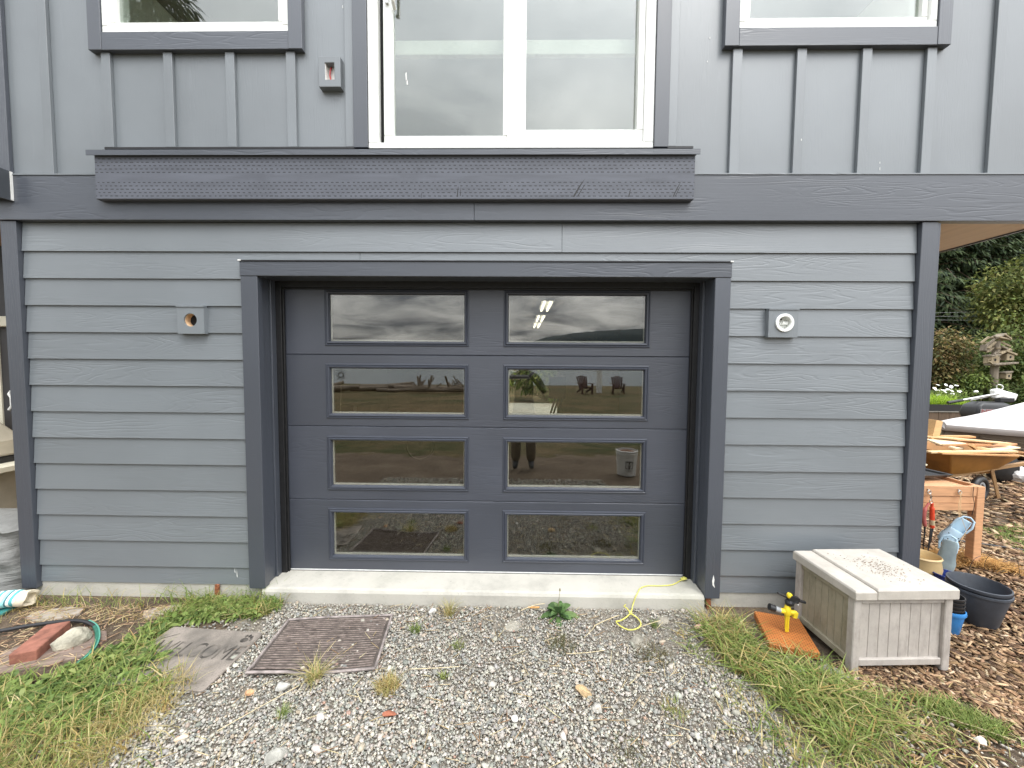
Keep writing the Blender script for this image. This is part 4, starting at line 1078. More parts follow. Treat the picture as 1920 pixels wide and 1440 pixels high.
tuft('grass_tuft', 'tiny green sprig in the gravel below the ribbed mat', -1.070, -.865, 70, .03, .06, .003, .025, GREENS, [3, 2, 1, 3])
tuft('grass_tuft', 'small green sprig between the golden tuft and the sill', -.330, -.420, 80, .02, .06, .003, .035, GREENS + DRY[3:], [3, 2, 1, 3, 2])
tuft('grass_tuft', 'small yellow-green patch in the gravel at lower right', .745, -.80, 120, .015, .05, .003, .06, GREENS[1:3] + DRY[2:], [3, 2, 2, 2])
tuft('grass_tuft', 'olive patch in the gravel at the bottom right of centre', .47, -1.005, 140, .01, .04, .003, .08, [(.16, .17, .06), (.24, .2, .1)], [3, 2])
tuft('grass_tuft', 'green sprig beside the yellow rope loop', .86, -.205, 60, .02, .06, .003, .03, GREENS, [3, 2, 1, 3])
tuft('grass_tuft', 'small clover sprig right of the golden tuft', -.375, -.635, 40, .02, .05, .005, .02, GREENS[1:3], [3, 2])
# plantain by the sill: rosette of broad leaves
pl = thing('plantain', 'leafy dark green plantain weed growing against the sill', 'plant', (.270, -.125, 0))
Bs, Ds, Ls, Ws = [], [], [], []
for k in range(30):
    a = 2*math.pi*k/30*3.3 + random.uniform(-.2, .2); el = random.uniform(.15, 1.15) if k < 20 else random.uniform(.8, 1.4)
    Ds.append((math.cos(a)*math.cos(el), math.sin(a)*math.cos(el)*.8, math.sin(el))); Ls.append(random.uniform(.115, .185)); Ws.append(random.uniform(.042, .062)); Bs.append((0, 0, .0))
Ds, Bs = unit(np.array(Ds)), np.array(Bs)
cols_ = palette([(.10, .18, .06), (.14, .24, .08), (.075, .13, .05), (.19, .28, .11)], [3, 3, 3, 2], 30, .1)
for k in range(30):
    V, F, C = leaves(Bs[k:k+1], Ds[k:k+1], np.array([Ls[k]]), np.array([Ws[k]]), cols_[k:k+1], .75)
    o = np_mesh('leaf', V, F, M['leaf'], C, pl)
    sb_ = o.modifiers.new('u', 'SUBSURF'); sb_.levels = 1; sb_.render_levels = 1
M['stem'] = mat('dry_stem', (.20, .17, .08), .8, .2, 30, bmp=.1)
MB().tube([(0, 0, 0), (.004, .004, .10), (.010, 0, .165)], [.0018, .0015, .0012], 6).lathe([(.0, 0), (.005, .004), (.004, .018), (0, .022)], 8, (.010, 0, .160)).build('flower_stalk', M['stem'], pl, smooth=True)
for i, (a, b, lb_) in enumerate((((.03, -.10, .012), (.19, -.05, .03), 'pale dry stalk leaning on the sill right of the plantain'), ((.48, -.235, .012), (.66, -.135, .014), 'long dry straw stalk crossing the yellow rope'),
                                 ((.40, -.34, .012), (.485, -.238, .013), 'dry straw stalk below the crossed stalk'), ((.28, -.47, .013), (.50, -.44, .014), 'thin dry twig lying on the middle of the gravel'),
                                 ((-.56, -.60, .013), (-.30, -.585, .02), 'bent dry straw right of the striped mat'), ((.70, -.27, .012), (.90, -.20, .03), 'dry stem under the yellow rope loop'),
                                 ((-1.30, -.96, .013), (-1.08, -.72, .014), 'long dry straw lying below the striped mat'), ((1.93, -.80, .015), (2.15, -.93, .02), 'dry forked twig at the lower right'))):
    a, b = Vector(a), Vector(b); md = (a+b)/2 + Vector((random.uniform(-.012, .012), random.uniform(-.012, .012), .004))
    o = MB().tube(smooth_path([a - a, md - a, b - a], 5), .0021 if i < 2 else .0016, 6).build('dry_stalk', M['straw'] if 'straw' in M else M.setdefault('straw', mat('straw', (.60, .50, .31), .8, .2, 40, bmp=.1)), None, a)
    tag(o, lb_, 'stalk')
o = MB().obox((0, 0, .006), (.075, .010, .006)).build('wood_splinter', mat('raw_splinter', (.62, .34, .12), .8, .2, 40, (1, 6, 1)), None, (.115, -.062, .004), (0, 0, R(2)))
tag(o, 'orange wood splinter beside the plantain', 'splinter')

# yellow rope
M['rope'] = mat('yellow_rope', (.66, .62, .14), .6, .15, 60, bmp=.6, bscale=200)
rp = thing('yellow_rope', 'thin yellow rope trailing from the sill into a knotted loop', 'rope', (0, 0, 0))
MB().tube(smooth_path([(1.175, .135, .108), (1.16, .125, .104), (1.08, .075, .101), (.99, .060, .100), (.90, .058, .099), (.845, .030, .097), (.815, -.015, .094), (.795, -.036, .080), (.775, -.045, .030), (.755, -.085, .018), (.735, -.120, .018)], 6), .0034, 8).build('rope_length', M['rope'], rp, smooth=True)
MB().tube(smooth_path([(.735, -.120, .018), (.700, -.155, .016), (.650, -.190, .016), (.625, -.197, .016), (.637, -.235, .016), (.680, -.270, .016), (.735, -.262, .018), (.772, -.220, .018), (.768, -.165, .018), (.737, -.122, .020)], 6), .0038, 8).build('loop', M['rope'], rp, smooth=True)
MB().tube(smooth_path([(.737, -.122, .020), (.725, -.085, .028), (.712, -.060, .026), (.722, -.062, .04)], 5), .0035, 7).lathe([(.0, -.010), (.010, -.004), (.011, .005), (0, .012)], 10, (.737, -.120, .022)).build('knot', M['rope'], rp, smooth=True)
MB().tube(smooth_path([(1.165, .125, .110), (1.185, .118, .118), (1.200, .130, .114), (1.192, .146, .108), (1.165, .140, .108)], 5), .0065, 8).lathe([(.0, -.010), (.012, -.004), (.012, .006), (0, .012)], 10, (1.188, .135, .114)).build('knot', M['rope'], rp, smooth=True)
# ------------------------------------------------------------------ deck box
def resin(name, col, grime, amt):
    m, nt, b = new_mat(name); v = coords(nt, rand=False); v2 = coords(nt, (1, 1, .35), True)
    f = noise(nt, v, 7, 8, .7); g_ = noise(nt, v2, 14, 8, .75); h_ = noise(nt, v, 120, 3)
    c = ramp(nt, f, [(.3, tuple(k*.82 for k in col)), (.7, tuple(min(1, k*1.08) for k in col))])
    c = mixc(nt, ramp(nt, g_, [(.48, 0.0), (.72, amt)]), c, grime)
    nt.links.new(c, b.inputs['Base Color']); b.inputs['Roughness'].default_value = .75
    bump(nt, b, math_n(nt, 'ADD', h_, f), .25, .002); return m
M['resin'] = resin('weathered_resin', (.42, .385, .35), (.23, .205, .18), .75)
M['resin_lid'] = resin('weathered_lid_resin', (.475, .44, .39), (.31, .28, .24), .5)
M['resin_side'] = resin('olive_side_resin', (.31, .28, .205), (.16, .145, .085), .85)  # darker, more olive resin, used on the left side only
db = thing('deck_box', 'weathered beige resin deck box with plank-look sides', 'storage box', (2.035, -.335, 0), R(2.5))
hw, hd = .265, .200
for sx_ in (-1, 1):
    for sy_ in (-1, 1):
        MB().obox((sx_*(hw-.018), sy_*(hd-.018), .212), (.042, .042, .424)).build('corner_post', M['resin'], db, bevel=.004)
for sy_ in (-1, 1):
    for z_ in (.394, .050):
        MB().obox((0, sy_*(hd-.012), z_), (2*hw-.08, .022, .042 if z_ > .2 else .036)).build('rail', M['resin'], db, bevel=.003)
    n_p = 8; w_ = (2*hw-.078)/n_p
    for i in range(n_p):
        MB().obox((-hw+.039+w_*(i+.5), sy_*(hd-.022), .220), (w_-.0016, .014, .32)).build('plank', M['resin'], db, bevel=.0015)
for sx_ in (-1, 1):
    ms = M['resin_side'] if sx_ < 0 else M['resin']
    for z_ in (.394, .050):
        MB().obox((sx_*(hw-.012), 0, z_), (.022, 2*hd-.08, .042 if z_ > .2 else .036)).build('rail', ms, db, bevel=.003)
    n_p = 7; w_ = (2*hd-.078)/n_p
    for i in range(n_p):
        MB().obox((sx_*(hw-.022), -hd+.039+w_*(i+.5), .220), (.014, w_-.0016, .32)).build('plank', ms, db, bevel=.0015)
MB().box(-hw+.03, hw-.03, -hd+.03, hd-.03, .05, .40).build('box_core', M['dark'], db)
def lid_piece(x0, x1, z1, inset):
    y0, y1 = -hd-.018, hd+.018; mb = MB()
    r0 = [(x0, y0, .402), (x1, y0, .402), (x1, y1, .402), (x0, y1, .402)]
    r1 = [(x0, y0, z1-.010), (x1, y0, z1-.010), (x1, y1, z1-.004), (x0, y1, z1-.004)]
    r2 = [(x0+inset, y0+.008, z1), (x1-inset, y0+.008, z1), (x1-inset, y1-.008, z1+.006), (x0+inset, y1-.008, z1+.006)]
    return mb.loft([r0, r1, r2])
lid_piece(-hw-.014, -.162, .452, .006).build('lid_strip', M['resin_lid'], db, bevel=.004, seg=2)
lid_piece(-.160, hw+.016, .461, .006).build('lid', M['resin_lid'], db, bevel=.004, seg=2)
# seed husks on the lid
n = 260; a = rng.normal(0, 1, (n, 2)) * np.array([.055, .060]); t = rng.random(n)
P = np.column_stack([.02 + a[:, 0] + t*.06, .03 + a[:, 1] - t*.10])
P = P[(abs(P[:, 0]-.05) < .2) & (abs(P[:, 1]) < .18)]; n = len(P); L = rng.uniform(.003, .0075, n)
V, F, C = pieces([bx_], chipF, np.column_stack([P, np.full(n, .4685) + P[:, 1]*.0146]), np.stack([L, L*.35, L*.2], -1)*.5, rot_mats(n, .1), palette([(.22, .14, .09), (.35, .25, .17), (.12, .08, .06)], [3, 3, 2], n))
o = np_mesh('seed_husks', V, F, M['chip'], C); o.location = (2.035, -.335, 0); o.rotation_euler = (0, 0, R(2.5)); tag(o, 'brown seed husks scattered on the deck box lid', 'husks', kind='stuff')

# ------------------------------------------------------------------ stained offcut and sprinkler
M['stained'] = incised('orange_stained_lumber', (.46, .155, .035), 55, 75, 'YX', False, .65)
o = MB().obox((0, 0, 0), (.245, .285, .042)).build('wood_offcut', M['stained'], None, (1.597, -.300, .030), (R(3), 0, R(-16)), bevel=.003)
tag(o, 'orange stained wood offcut leaning against the deck box foot', 'board')
M['yellow'] = mat('yellow_plastic', (.80, .60, .03), .4, .08, 30, bmp=.05)
spk = thing('sprinkler', 'yellow and black spike sprinkler standing on the orange board', 'sprinkler', (1.594, -.318, .052))
MB().loft([[(-.003, -.003, 0), (.003, -.003, 0), (.003, .003, 0), (-.003, .003, 0)], [(-.012, -.010, .11), (.012, -.010, .11), (.012, .010, .11), (-.012, .010, .11)]]).obox((0, 0, .055), (.006, .028, .09)).obox((0, -.004, .055), (.022, .004, .10)).build('spike', M['yellow'], spk, bevel=.0015)
MB().lathe([(.017, .108), (.020, .115), (.020, .140), (.016, .150), (.013, .165)], 14).cyl((-.040, .004, .130), (.048, -.004, .120), .014, n=12).obox((.040, -.006, .112), (.022, .020, .034), (0, .2, 0)).build('valve_body', M['yellow'], spk, smooth=True)
M['grey_plastic'] = mat('grey_plastic', (.30, .31, .32), .35, .1, 30, bmp=.05)
MB().cyl((-.040, .004, .130), (-.068, .008, .138), .016, n=12).build('hose_connector', M['grey_plastic'], spk, smooth=True)
MB().cyl((-.068, .008, .138), (-.098, .012, .146), .019, n=12).build('connector_collar', M['black'], spk, smooth=True)
MB().lathe([(.012, .160), (.022, .170), (.024, .185), (.018, .196)], 12, (.010, 0, 0)).obox((.030, -.002, .205), (.060, .026, .034), (0, .35, 0)).beam((.0, 0, .205), (.095, -.01, .190), .018, .012).beam((.005, 0, .208), (-.055, .012, .232), .012, .010).beam((.05, -.012, .200), (.018, -.012, .175), .008, .008).build('rotor_head', M['black'], spk, bevel=.002)
MB().lathe([(.011, .210), (.015, .216), (.015, .230), (.010, .236)], 12, (.008, 0, 0)).build('cap', M['yellow'], spk, smooth=True)
MB().lathe([(.0, 0), (.004, .002), (0, .004)], 8, (.045, -.022, .180)).build('nozzle_tip', M['white_metal'], spk)

# ------------------------------------------------------------------ pots
def ribbed_pot_material(name, col):
    m, nt, b = new_mat(name); tc = nt.nodes.new('ShaderNodeTexCoord'); sp = nt.nodes.new('ShaderNodeSeparateXYZ'); nt.links.new(tc.outputs['Object'], sp.inputs[0])
    f = noise(nt, coords(nt, rand=False), 6, 5)
    nt.links.new(ramp(nt, f, [(.35, tuple(k*.75 for k in col)), (.6, tuple(k*1.2 for k in col)), (.75, tuple(k*1.5+.03 for k in col))]), b.inputs['Base Color']); b.inputs['Roughness'].default_value = .5
    s_ = math_n(nt, 'SINE', math_n(nt, 'MULTIPLY', sp.outputs['Z'], 900.0)); bump(nt, b, s_, .35, .0015); return m
M['slate_pot'] = ribbed_pot_material('slate_ribbed_pot', (.040, .047, .060))
pt = thing('plant_pot', 'big dark slate plant pot holding a second pot inside it', 'pot', (2.93, -.115, 0)); pt.scale = (.77, .77, .93)
MB().lathe([(.105, 0), (.122, .02), (.172, .215), (.172, .228), (.184, .230), (.184, .244), (.174, .246), (.164, .235), (.115, .03), (.0, .03)], 40, cap1=False).build('outer_pot', M['slate_pot'], pt, smooth=True)
MB().lathe([(.162, .236), (.170, .250), (.176, .252), (.180, .258), (.180, .274), (.171, .276), (.163, .262), (.118, .10), (.0, .10)], 40, cap0=False, cap1=False).build('inner_pot', M['slate_pot'], pt, smooth=True)
M['red_tube'] = mat('dark_red_tubing', (.11, .015, .02), .35, .2, 20, bmp=.05)
cp = []
for i in range(70):
    a = i*.33; cp.append((.075*math.cos(a)*(1+.12*math.sin(i*.7)) - .01, .055*math.sin(a), .125 + .0011*i))
MB().tube(cp, .0055, 6).build('tubing_coil', M['red_tube'], pt, smooth=True)
MB().tube(smooth_path([(-.02, -.05, .18), (.05, -.08, .20), (.09, -.04, .19), (.11, .02, .17)], 6), .004, 6).build('wire', M['grey_plastic'], pt, smooth=True)
M['blue'] = mat('blue_plastic', (.035, .20, .50), .4, .12, 15, bmp=.05)
bp = thing('plant_pot', 'bright blue plant pot with black nursery pots stacked in it', 'pot', (2.652, -.21, 0)); bp.scale = (.78, .78, .80)
MB().lathe([(.052, 0), (.060, .01), (.082, .155), (.090, .158), (.093, .172), (.090, .185), (.083, .186), (.078, .170), (.058, .02), (.0, .02)], 28, cap1=False).build('pot_body', M['blue'], bp, smooth=True)
for k in range(4):
    MB().lathe([(.050, .10+.028*k), (.076, .198+.028*k), (.081, .199+.028*k), (.081, .207+.028*k), (.075, .207+.028*k), (.052, .12+.028*k), (.0, .12+.028*k)], 24, cap0=False, cap1=False).build('nursery_pot', M['black'], bp, smooth=True)
M['cream_glaze'] = mat('cream_glaze', (.62, .55, .38), .3, .15, 8, bmp=.05)
cpz = thing('plant_pot', 'cream glazed pot with a flared rim on the cedar table', 'pot', (3.385, .80, .672))
MB().lathe([(.055, 0), (.085, .03), (.092, .07), (.080, .105), (.100, .118), (.104, .126), (.098, .130), (.080, .115), (.07, .05), (.0, .04)], 28, cap1=False).build('pot_body', M['cream_glaze'], cpz, smooth=True)
cpz = thing('plant_pot', 'ochre glazed pot on the ground behind the corner board', 'pot', (3.055, .35, 0))
MB().lathe([(.07, 0), (.105, .05), (.115, .13), (.105, .19), (.112, .205), (.106, .215), (.098, .20), (.09, .08), (.0, .06)], 28, cap1=False).build('pot_body', mat('ochre_glaze', (.55, .40, .20), .35, .15, 8, bmp=.05), cpz, smooth=True)
cpz = thing('plant_pot', 'cobalt blue patterned pot under the hanging tools', 'pot', (3.10, .22, 0))
MB().lathe([(.05, 0), (.066, .03), (.070, .12), (.076, .125), (.076, .135), (.068, .135), (.06, .05), (.0, .04)], 28, cap1=False).build('pot_body', mat('cobalt_glaze', (.03, .05, .22), .25, .5, 30, bmp=.05), cpz, smooth=True)

# ------------------------------------------------------------------ cedar table and what hangs from it
M['cedar'] = mat('cedar', (.56, .30, .155), .7, .18, 3, (3, 3, 30), bmp=.25, bscale=8)
M['cedar_x'] = mat('cedar_board', (.56, .30, .155), .7, .18, 3, (2, 30, 30), bmp=.25, bscale=8)
tb = thing('cedar_table', 'raw cedar potting table with hooks along its edge', 'table', (3.20, .82, 0))
tx0, tx1, ty0, ty1 = -.47, .54, -.27, .27
for x in (tx0, tx1-.062):
    for y in (ty0, ty1-.062):
        MB().box(x, x+.062, y, y+.062, 0, .668).build('leg', M['cedar'], tb, bevel=.003)
MB().box(tx0+.063, tx1-.063, ty0+.004, ty0+.028, .588, .670).build('rail', M['cedar_x'], tb, bevel=.002)
MB().box(tx0+.063, tx1-.063, ty0+.010, ty0+.028, .530, .584).build('rail', M['cedar_x'], tb, bevel=.002)
MB().box(tx0+.063, tx1-.063, ty0+.010, ty0+.028, .470, .526).build('rail', M['cedar_x'], tb, bevel=.002)
MB().box(tx0+.063, tx1-.063, ty1-.028, ty1-.004, .47, .670).build('rail', M['cedar_x'], tb, bevel=.002)
MB().box(tx1-.030, tx1-.008, ty0+.063, ty1-.063, .47, .670).build('rail', M['cedar'], tb, bevel=.002)
MB().box(tx0+.008, tx0+.030, ty0+.063, ty1-.063, .47, .670).build('rail', M['cedar'], tb, bevel=.002)
for k in range(5):
    MB().box(tx0+.031, tx1-.031, ty0+.030+.096*k, ty0+.120+.096*k, .628, .645).build('slat', M['cedar_x'], tb, bevel=.002)
def hook(x):
    c = [(x, ty0-.003, .640)]
    pts = [(x + .015*math.cos(t), ty0-.010 - .004*math.sin(t*.5), .625 + .015*math.sin(t)) for t in [R(a) for a in range(90, 440, 25)]]
    MB().tube([(x, ty0+.004, .645)] + pts, .0042, 7).build('hook', M['metal'], tb, smooth=True)
hook(.085); hook(.325)
MB().tube(smooth_path([(.44, ty0-.004, .672), (.436, ty0-.006, .60), (.452, ty0-.006, .52), (.44, ty0-.004, .44)], 6), .0022, 6).build('cord', M['black'], tb, smooth=True)
bk = thing('black_tray', 'black plastic tray lying on the cedar table', 'tray', (3.50, .86, .672), R(8))
MB().loft([[(-.20, -.10, .004), (.20, -.10, .004), (.20, .10, .004), (-.20, .10, .004)], [(-.22, -.12, .032), (.22, -.12, .032), (.22, .12, .032), (-.22, .12, .032)], [(-.205, -.105, .032), (.205, -.105, .032), (.205, .105, .032), (-.205, .105, .032)], [(-.19, -.09, .010), (.19, -.09, .010), (.19, .09, .010), (-.19, .09, .010)]]).build('tray_body', M['black'], bk, bevel=.004)
# carabiner and hand tools on the left hook
tl = thing('hand_pruner', 'red handled hand tools hanging from the table hook', 'tool', (3.285, .525, .0))
MB().tube([(.0, 0, .610), (.008, 0, .590), (.006, 0, .570), (-.004, 0, .585), (0, 0, .608)], .0035, 6).build('carabiner', M['metal'], tl, smooth=True)
MB().tube([(.004 + .011*math.cos(t), 0, .552 + .013*math.sin(t)) for t in [2*math.pi*k/12 for k in range(13)]], .0030, 6, False).build('split_ring', M['metal'], tl, smooth=True)
M['red_grip'] = mat('red_grip', (.62, .06, .02), .4, .12, 20, bmp=.08)
M['dull_red'] = mat('faded_red_grip', (.40, .10, .09), .5, .15, 20, bmp=.08)
MB().tube(smooth_path([(.012, 0, .540), (.016, 0, .50), (.020, 0, .44), (.026, 0, .34)], 5), [.010]*5 + [.0155]*5 + [.016]*5 + [.013], 10).build('handle', M['red_grip'], tl, smooth=True)
MB().tube(smooth_path([(-.006, .004, .540), (-.034, .004, .49), (-.040, .004, .43), (-.026, .004, .35)], 5), [.008]*5 + [.014]*5 + [.013]*5 + [.008], 10).build('handle', M['dull_red'], tl, smooth=True)
MB().tube([(.022, 0, .405), (.025, 0, .365)], .0168, 10).build('label_band', mat('tan_band', (.42, .33, .20), .6, .1, 20), tl, smooth=True)
MB().loft([[(.012, -.003, .335), (.038, -.003, .335), (.038, .003, .335), (.012, .003, .335)], [(.006, -.0025, .24), (.026, -.0025, .24), (.026, .0025, .24), (.006, .0025, .24)], [(.0, -.001, .13), (.006, -.001, .13), (.006, .001, .13), (.0, .001, .13)]]).build('blade', M['black'], tl, bevel=.001)
MB().tube([(-.026, .004, .35), (-.024, .006, .24), (-.030, .006, .12)], [.006, .004, .003], 8).build('blade', M['black'], tl, smooth=True)
# clogs on twine
M['clog'] = mat('pale_blue_foam', (.40, .55, .66), .55, .08, 12, bmp=.1)
M['clog_sole'] = ribbed_pot_material('grey_blue_sole', (.24, .30, .32))
M['twine'] = mat('jute_twine', (.58, .40, .22), .9, .2, 60, bmp=.4)
def clog(name, label, loc, rot, sole_out=False):
    """local: toe towards -Z, opening at +Z, sole on +Y"""
    t = bpy.data.objects.new(name, None); link(t); t.location = loc; t.rotation_euler = rot; tag(t, label, 'clog')
    mb = MB(); rr = []
    prof = [(-.125, .018, .016, .006), (-.118, .034, .030, .004), (-.095, .047, .041, .0), (-.06, .050, .044, -.002), (-.02, .047, .044, -.003), (.02, .042, .042, -.003), (.06, .040, .037, .004), (.10, .040, .033, .010), (.125, .034, .024, .014)]
    for z, wx, wy, yo in prof:
        rr.append([(wx*math.cos(a), yo + wy*math.sin(a) * (1 if math.sin(a) < 0 else .75), z) for a in [2*math.pi*k/20 for k in range(20)]])
    fs_ = []; vs_ = [p for r_ in rr for p in r_]
    for k in range(len(rr)-1):
        for i in range(20):
            a = 2*math.pi*(i+.5)/20
            if k >= 5 and math.sin(a) < -.25 and abs(math.cos(a)) < .97: continue      # foot opening
            if k >= 6 and math.sin(a) < .1: continue
            j = (i+1) % 20; fs_.append((k*20+i, k*20+j, (k+1)*20+j, (k+1)*20+i))
    fs_.append(tuple(range(19, -1, -1)))
    MB().add(vs_, fs_).build('upper', M['clog'], t, smooth=True, solid=.006, sub=1)
    s_ = MB(); ss = [[(w_*math.cos(a), .036 + .012*math.sin(a) + yo, z) for a in [2*math.pi*k/12 for k in range(12)]] for z, w_, yo in ((-.120, .022, -.01), (-.10, .044, 0), (-.05, .050, 0), (.0, .042, 0), (.05, .040, .002), (.10, .040, .006), (.125, .028, .006))]
    s_.loft(ss).build('sole', M['clog_sole'], t, smooth=True)
    MB().tube([(-.043, -.012, .030), (-.047, -.020, .085), (-.03, -.02, .135), (.0, -.018, .150), (.03, -.02, .135), (.047, -.020, .085), (.043, -.012, .030)], .007, 8).build('heel_strap', M['clog'], t, smooth=True)
    hl = MB()
    for (x, z) in ((-.022, -.05), (0, -.045), (.022, -.05), (-.012, -.072), (.012, -.072), (-.028, -.085), (.0, -.095), (.028, -.080), (.03, -.03), (-.03, -.03)):
        yy = -.043*math.sqrt(max(.05, 1-(x/.056)**2)) - .002 + (.008 if z < -.08 else 0)
        hl.lathe([(.0042, -.001), (.0042, .001)], 8, (0, 0, 0)) if False else hl.add([(x+.0042*math.cos(k*math.pi/4), yy-.0025, z+.0042*math.sin(k*math.pi/4)) for k in range(8)], [tuple(range(8))])
    hl.build('vent_holes', M['black'], t)
    MB().lathe([(.007, -.002), (.007, .002)], 10).build('strap_rivet', M['clog_sole'], t, loc=(.045, -.012, .032), rot=(0, R(90), 0))
    return t
clog('clog', 'pale blue foam clog hung on twine from the table', (3.435, .475, .330), (R(-12), R(30), R(-42)))
clog('clog', 'second clog hanging sole outwards above the big pot', (3.255, .36, .200), (R(4), R(-6), R(138)))
tw = thing('twine', 'jute twine loop tying the blue clog to the table', 'twine', (3.525, .53, .0))
MB().tube([(0, 0, .632), (-.035, -.02, .53), (-.058, -.05, .44)], .0024, 6).tube([(.002, 0, .632), (-.020, -.02, .53), (-.045, -.05, .44)], .0024, 6).tube([(-.05, -.06, .44), (-.065, -.11, .36), (-.10, -.10, .26)], .0016, 6).build('strand', M['twine'], tw, smooth=True)
# coir mat and wire
n = 2600; cx_ = rng.uniform(0, 1, n); P = np.column_stack([.46*cx_, -.16*cx_ + rng.normal(0, .055, n)])
V, F, C = blades(P, rng.uniform(.03, .10, n), rng.uniform(.003, .007, n), rng.uniform(1.0, 1.9, n), palette([(.46, .25, .08), (.55, .33, .13), (.34, .17, .055)], [3, 3, 2], n), rng.uniform(0, .05, n)*np.sin(np.pi*cx_))
o = np_mesh('coir_liner', V, F, M['chip'], C); o.location = (3.50, .70, 0)
tag(o, 'rumpled orange coir liner lying under the table', 'liner')
wh = thing('wire_hoop', 'thin black wire plant hoop standing in the coir liner', 'wire', (3.60, .33, 0))
MB().tube(smooth_path([(-.10, .10, .0), (-.06, .10, .13), (.02, .09, .17), (.12, .06, .14), (.20, .05, .17), (.24, .05, .0)], 6), .0016, 5).tube(smooth_path([(.05, .12, .0), (.03, .10, .12), (.06, .08, .22)], 6), .0016, 5).build('wire_bend', M['black'], wh, smooth=True)
o = MB().tube(smooth_path([(0, 0, .012), (.35, -.16, .012), (.80, -.46, .012), (1.3, -.75, .012)], 8), .011, 7).build('drip_hose', M['black'], None, (4.1, 1.02, 0), smooth=True)
tag(o, 'black drip hose running through the mulch', 'hose')

# ------------------------------------------------------------------ wheelbarrow with lumber scraps
wb = thing('wheelbarrow', 'orange-brown wheelbarrow heaped with lumber scraps', 'wheelbarrow', (5.55, 2.45, 0), R(6))
M['barrow'] = mat('ochre_barrow', (.30, .135, .028), .45, .25, 6, bmp=.15)
tr = []
for k, (hx_, hy_, z_) in enumerate(((.26, .20, .30), (.50, .34, .58), (.53, .37, .60), (.50, .34, .60), (.26, .20, .325))):
    tr.append([(-hx_*.9, -hy_, z_), (hx_*1.15, -hy_, z_), (hx_*1.15, hy_, z_), (-hx_*.9, hy_, z_)])
MB().loft(tr).build('tray', M['barrow'], wb, bevel=.03, seg=3)
M['ash_wood'] = mat('ash_handle', (.34, .20, .09), .6, .2, 5, (4, 20, 20), bmp=.1)
for y in (-.26, .26):
    MB().beam((-.75, y*.5, .20), (.85, y, .46), .035, .045).build('handle', M['ash_wood'], wb, bevel=.004)
    MB().beam((.28, y*.9, .36), (.34, y*1.05, .02), .022, .030).build('leg', M['ash_wood'], wb, bevel=.003)
wl = bpy.data.objects.new('wheel', None); link(wl, wb); wl.location = (-.02, -.33, .155); wl.rotation_euler = (0, R(8), R(14))
MB().tube([(.125*math.cos(t), 0, .125*math.sin(t)) for t in [2*math.pi*k/24 for k in range(25)]], .038, 10, False).build('tyre', M['black_rubber'], wl, smooth=True)
MB().ring_y((0, 0), .098, .070, -.02, .02, 24).beam((-.08, 0, 0), (.08, 0, 0), .02, .03).beam((0, 0, -.08), (0, 0, .08), .02, .03).build('rim', M['grey_plastic'], wl)
WC = [(.60, .38, .18), (.66, .47, .26), (.52, .28, .12), (.44, .22, .10), (.70, .56, .38)]
Mw = [mat('lumber_%d' % i, c, .8, .15, 3, (2, 25, 25), bmp=.2) for i, c in enumerate(WC)]
scraps = [((5.22, 2.36, .83), (.13, .10, .26), (.05, .15, .3), 0, 'square block of fresh pine standing up in the wheelbarrow'),
          ((5.55, 2.30, .725), (.95, .09, .018), (0, .07, -.10), 1, 'long thin lath sloping down across the lumber heap'),
          ((5.30, 2.28, .700), (.42, .16, .020), (.25, .02, .2), 4, 'pale oval offcut lying on the lumber heap'),
          ((5.48, 2.24, .672), (.62, .08, .022), (0, -.01, .05), 3, 'dark narrow board under the pale offcut'),
          ((5.70, 2.38, .690), (.40, .13, .018), (.1, .05, -.2), 2, 'reddish board at the right of the lumber heap'),
          ((5.35, 2.20, .640), (.30, .06, .022), (.2, .1, .5), 4, 'short pale chip among the scraps'),
          ((5.56, 2.20, .648), (.14, .05, .03), (.3, .5, .3), 0, 'little wedge of wood on the scraps'),
          ((5.66, 2.22, .640), (.20, .05, .025), (.1, .2, -.4), 1, 'small tan stick on the scraps'),
          ((5.42, 2.10, .618), (1.05, .07, .020), (0, -.015, .03), 1, 'long board along the front edge of the barrow'),
          ((5.85, 2.20, .628), (.50, .09, .018), (0, -.09, .12), 4, 'pale slanted strip pointing at the boat'),
          ((6.02, 2.32, .640), (.40, .10, .022), (0, -.14, .2), 3, 'red-brown strip jutting towards the boat'),
          ((5.45, 2.06, .594), (.95, .06, .018), (0, .03, .05), 2, 'brown lath lowest on the front of the heap'),
          ((5.92, 2.12, .590), (.34, .05, .012), (0, .18, -.2), 1, 'splintered strip drooping off the heap'),
          ((5.20, 2.42, .735), (.40, .10, .020), (0, .05, .25), 0, 'tan board at the back of the heap'),
          ((5.62, 2.44, .735), (.34, .09, .022), (0, -.03, -.15), 2, 'orange board at the back of the heap')]
for c, s_, r_, k, lb_ in scraps:
    o = MB().obox((0, 0, 0), s_).build('lumber_scrap', Mw[k], None, c, r_, bevel=.002)
    tag(o, lb_, 'board', 'lumber scraps in the wheelbarrow')

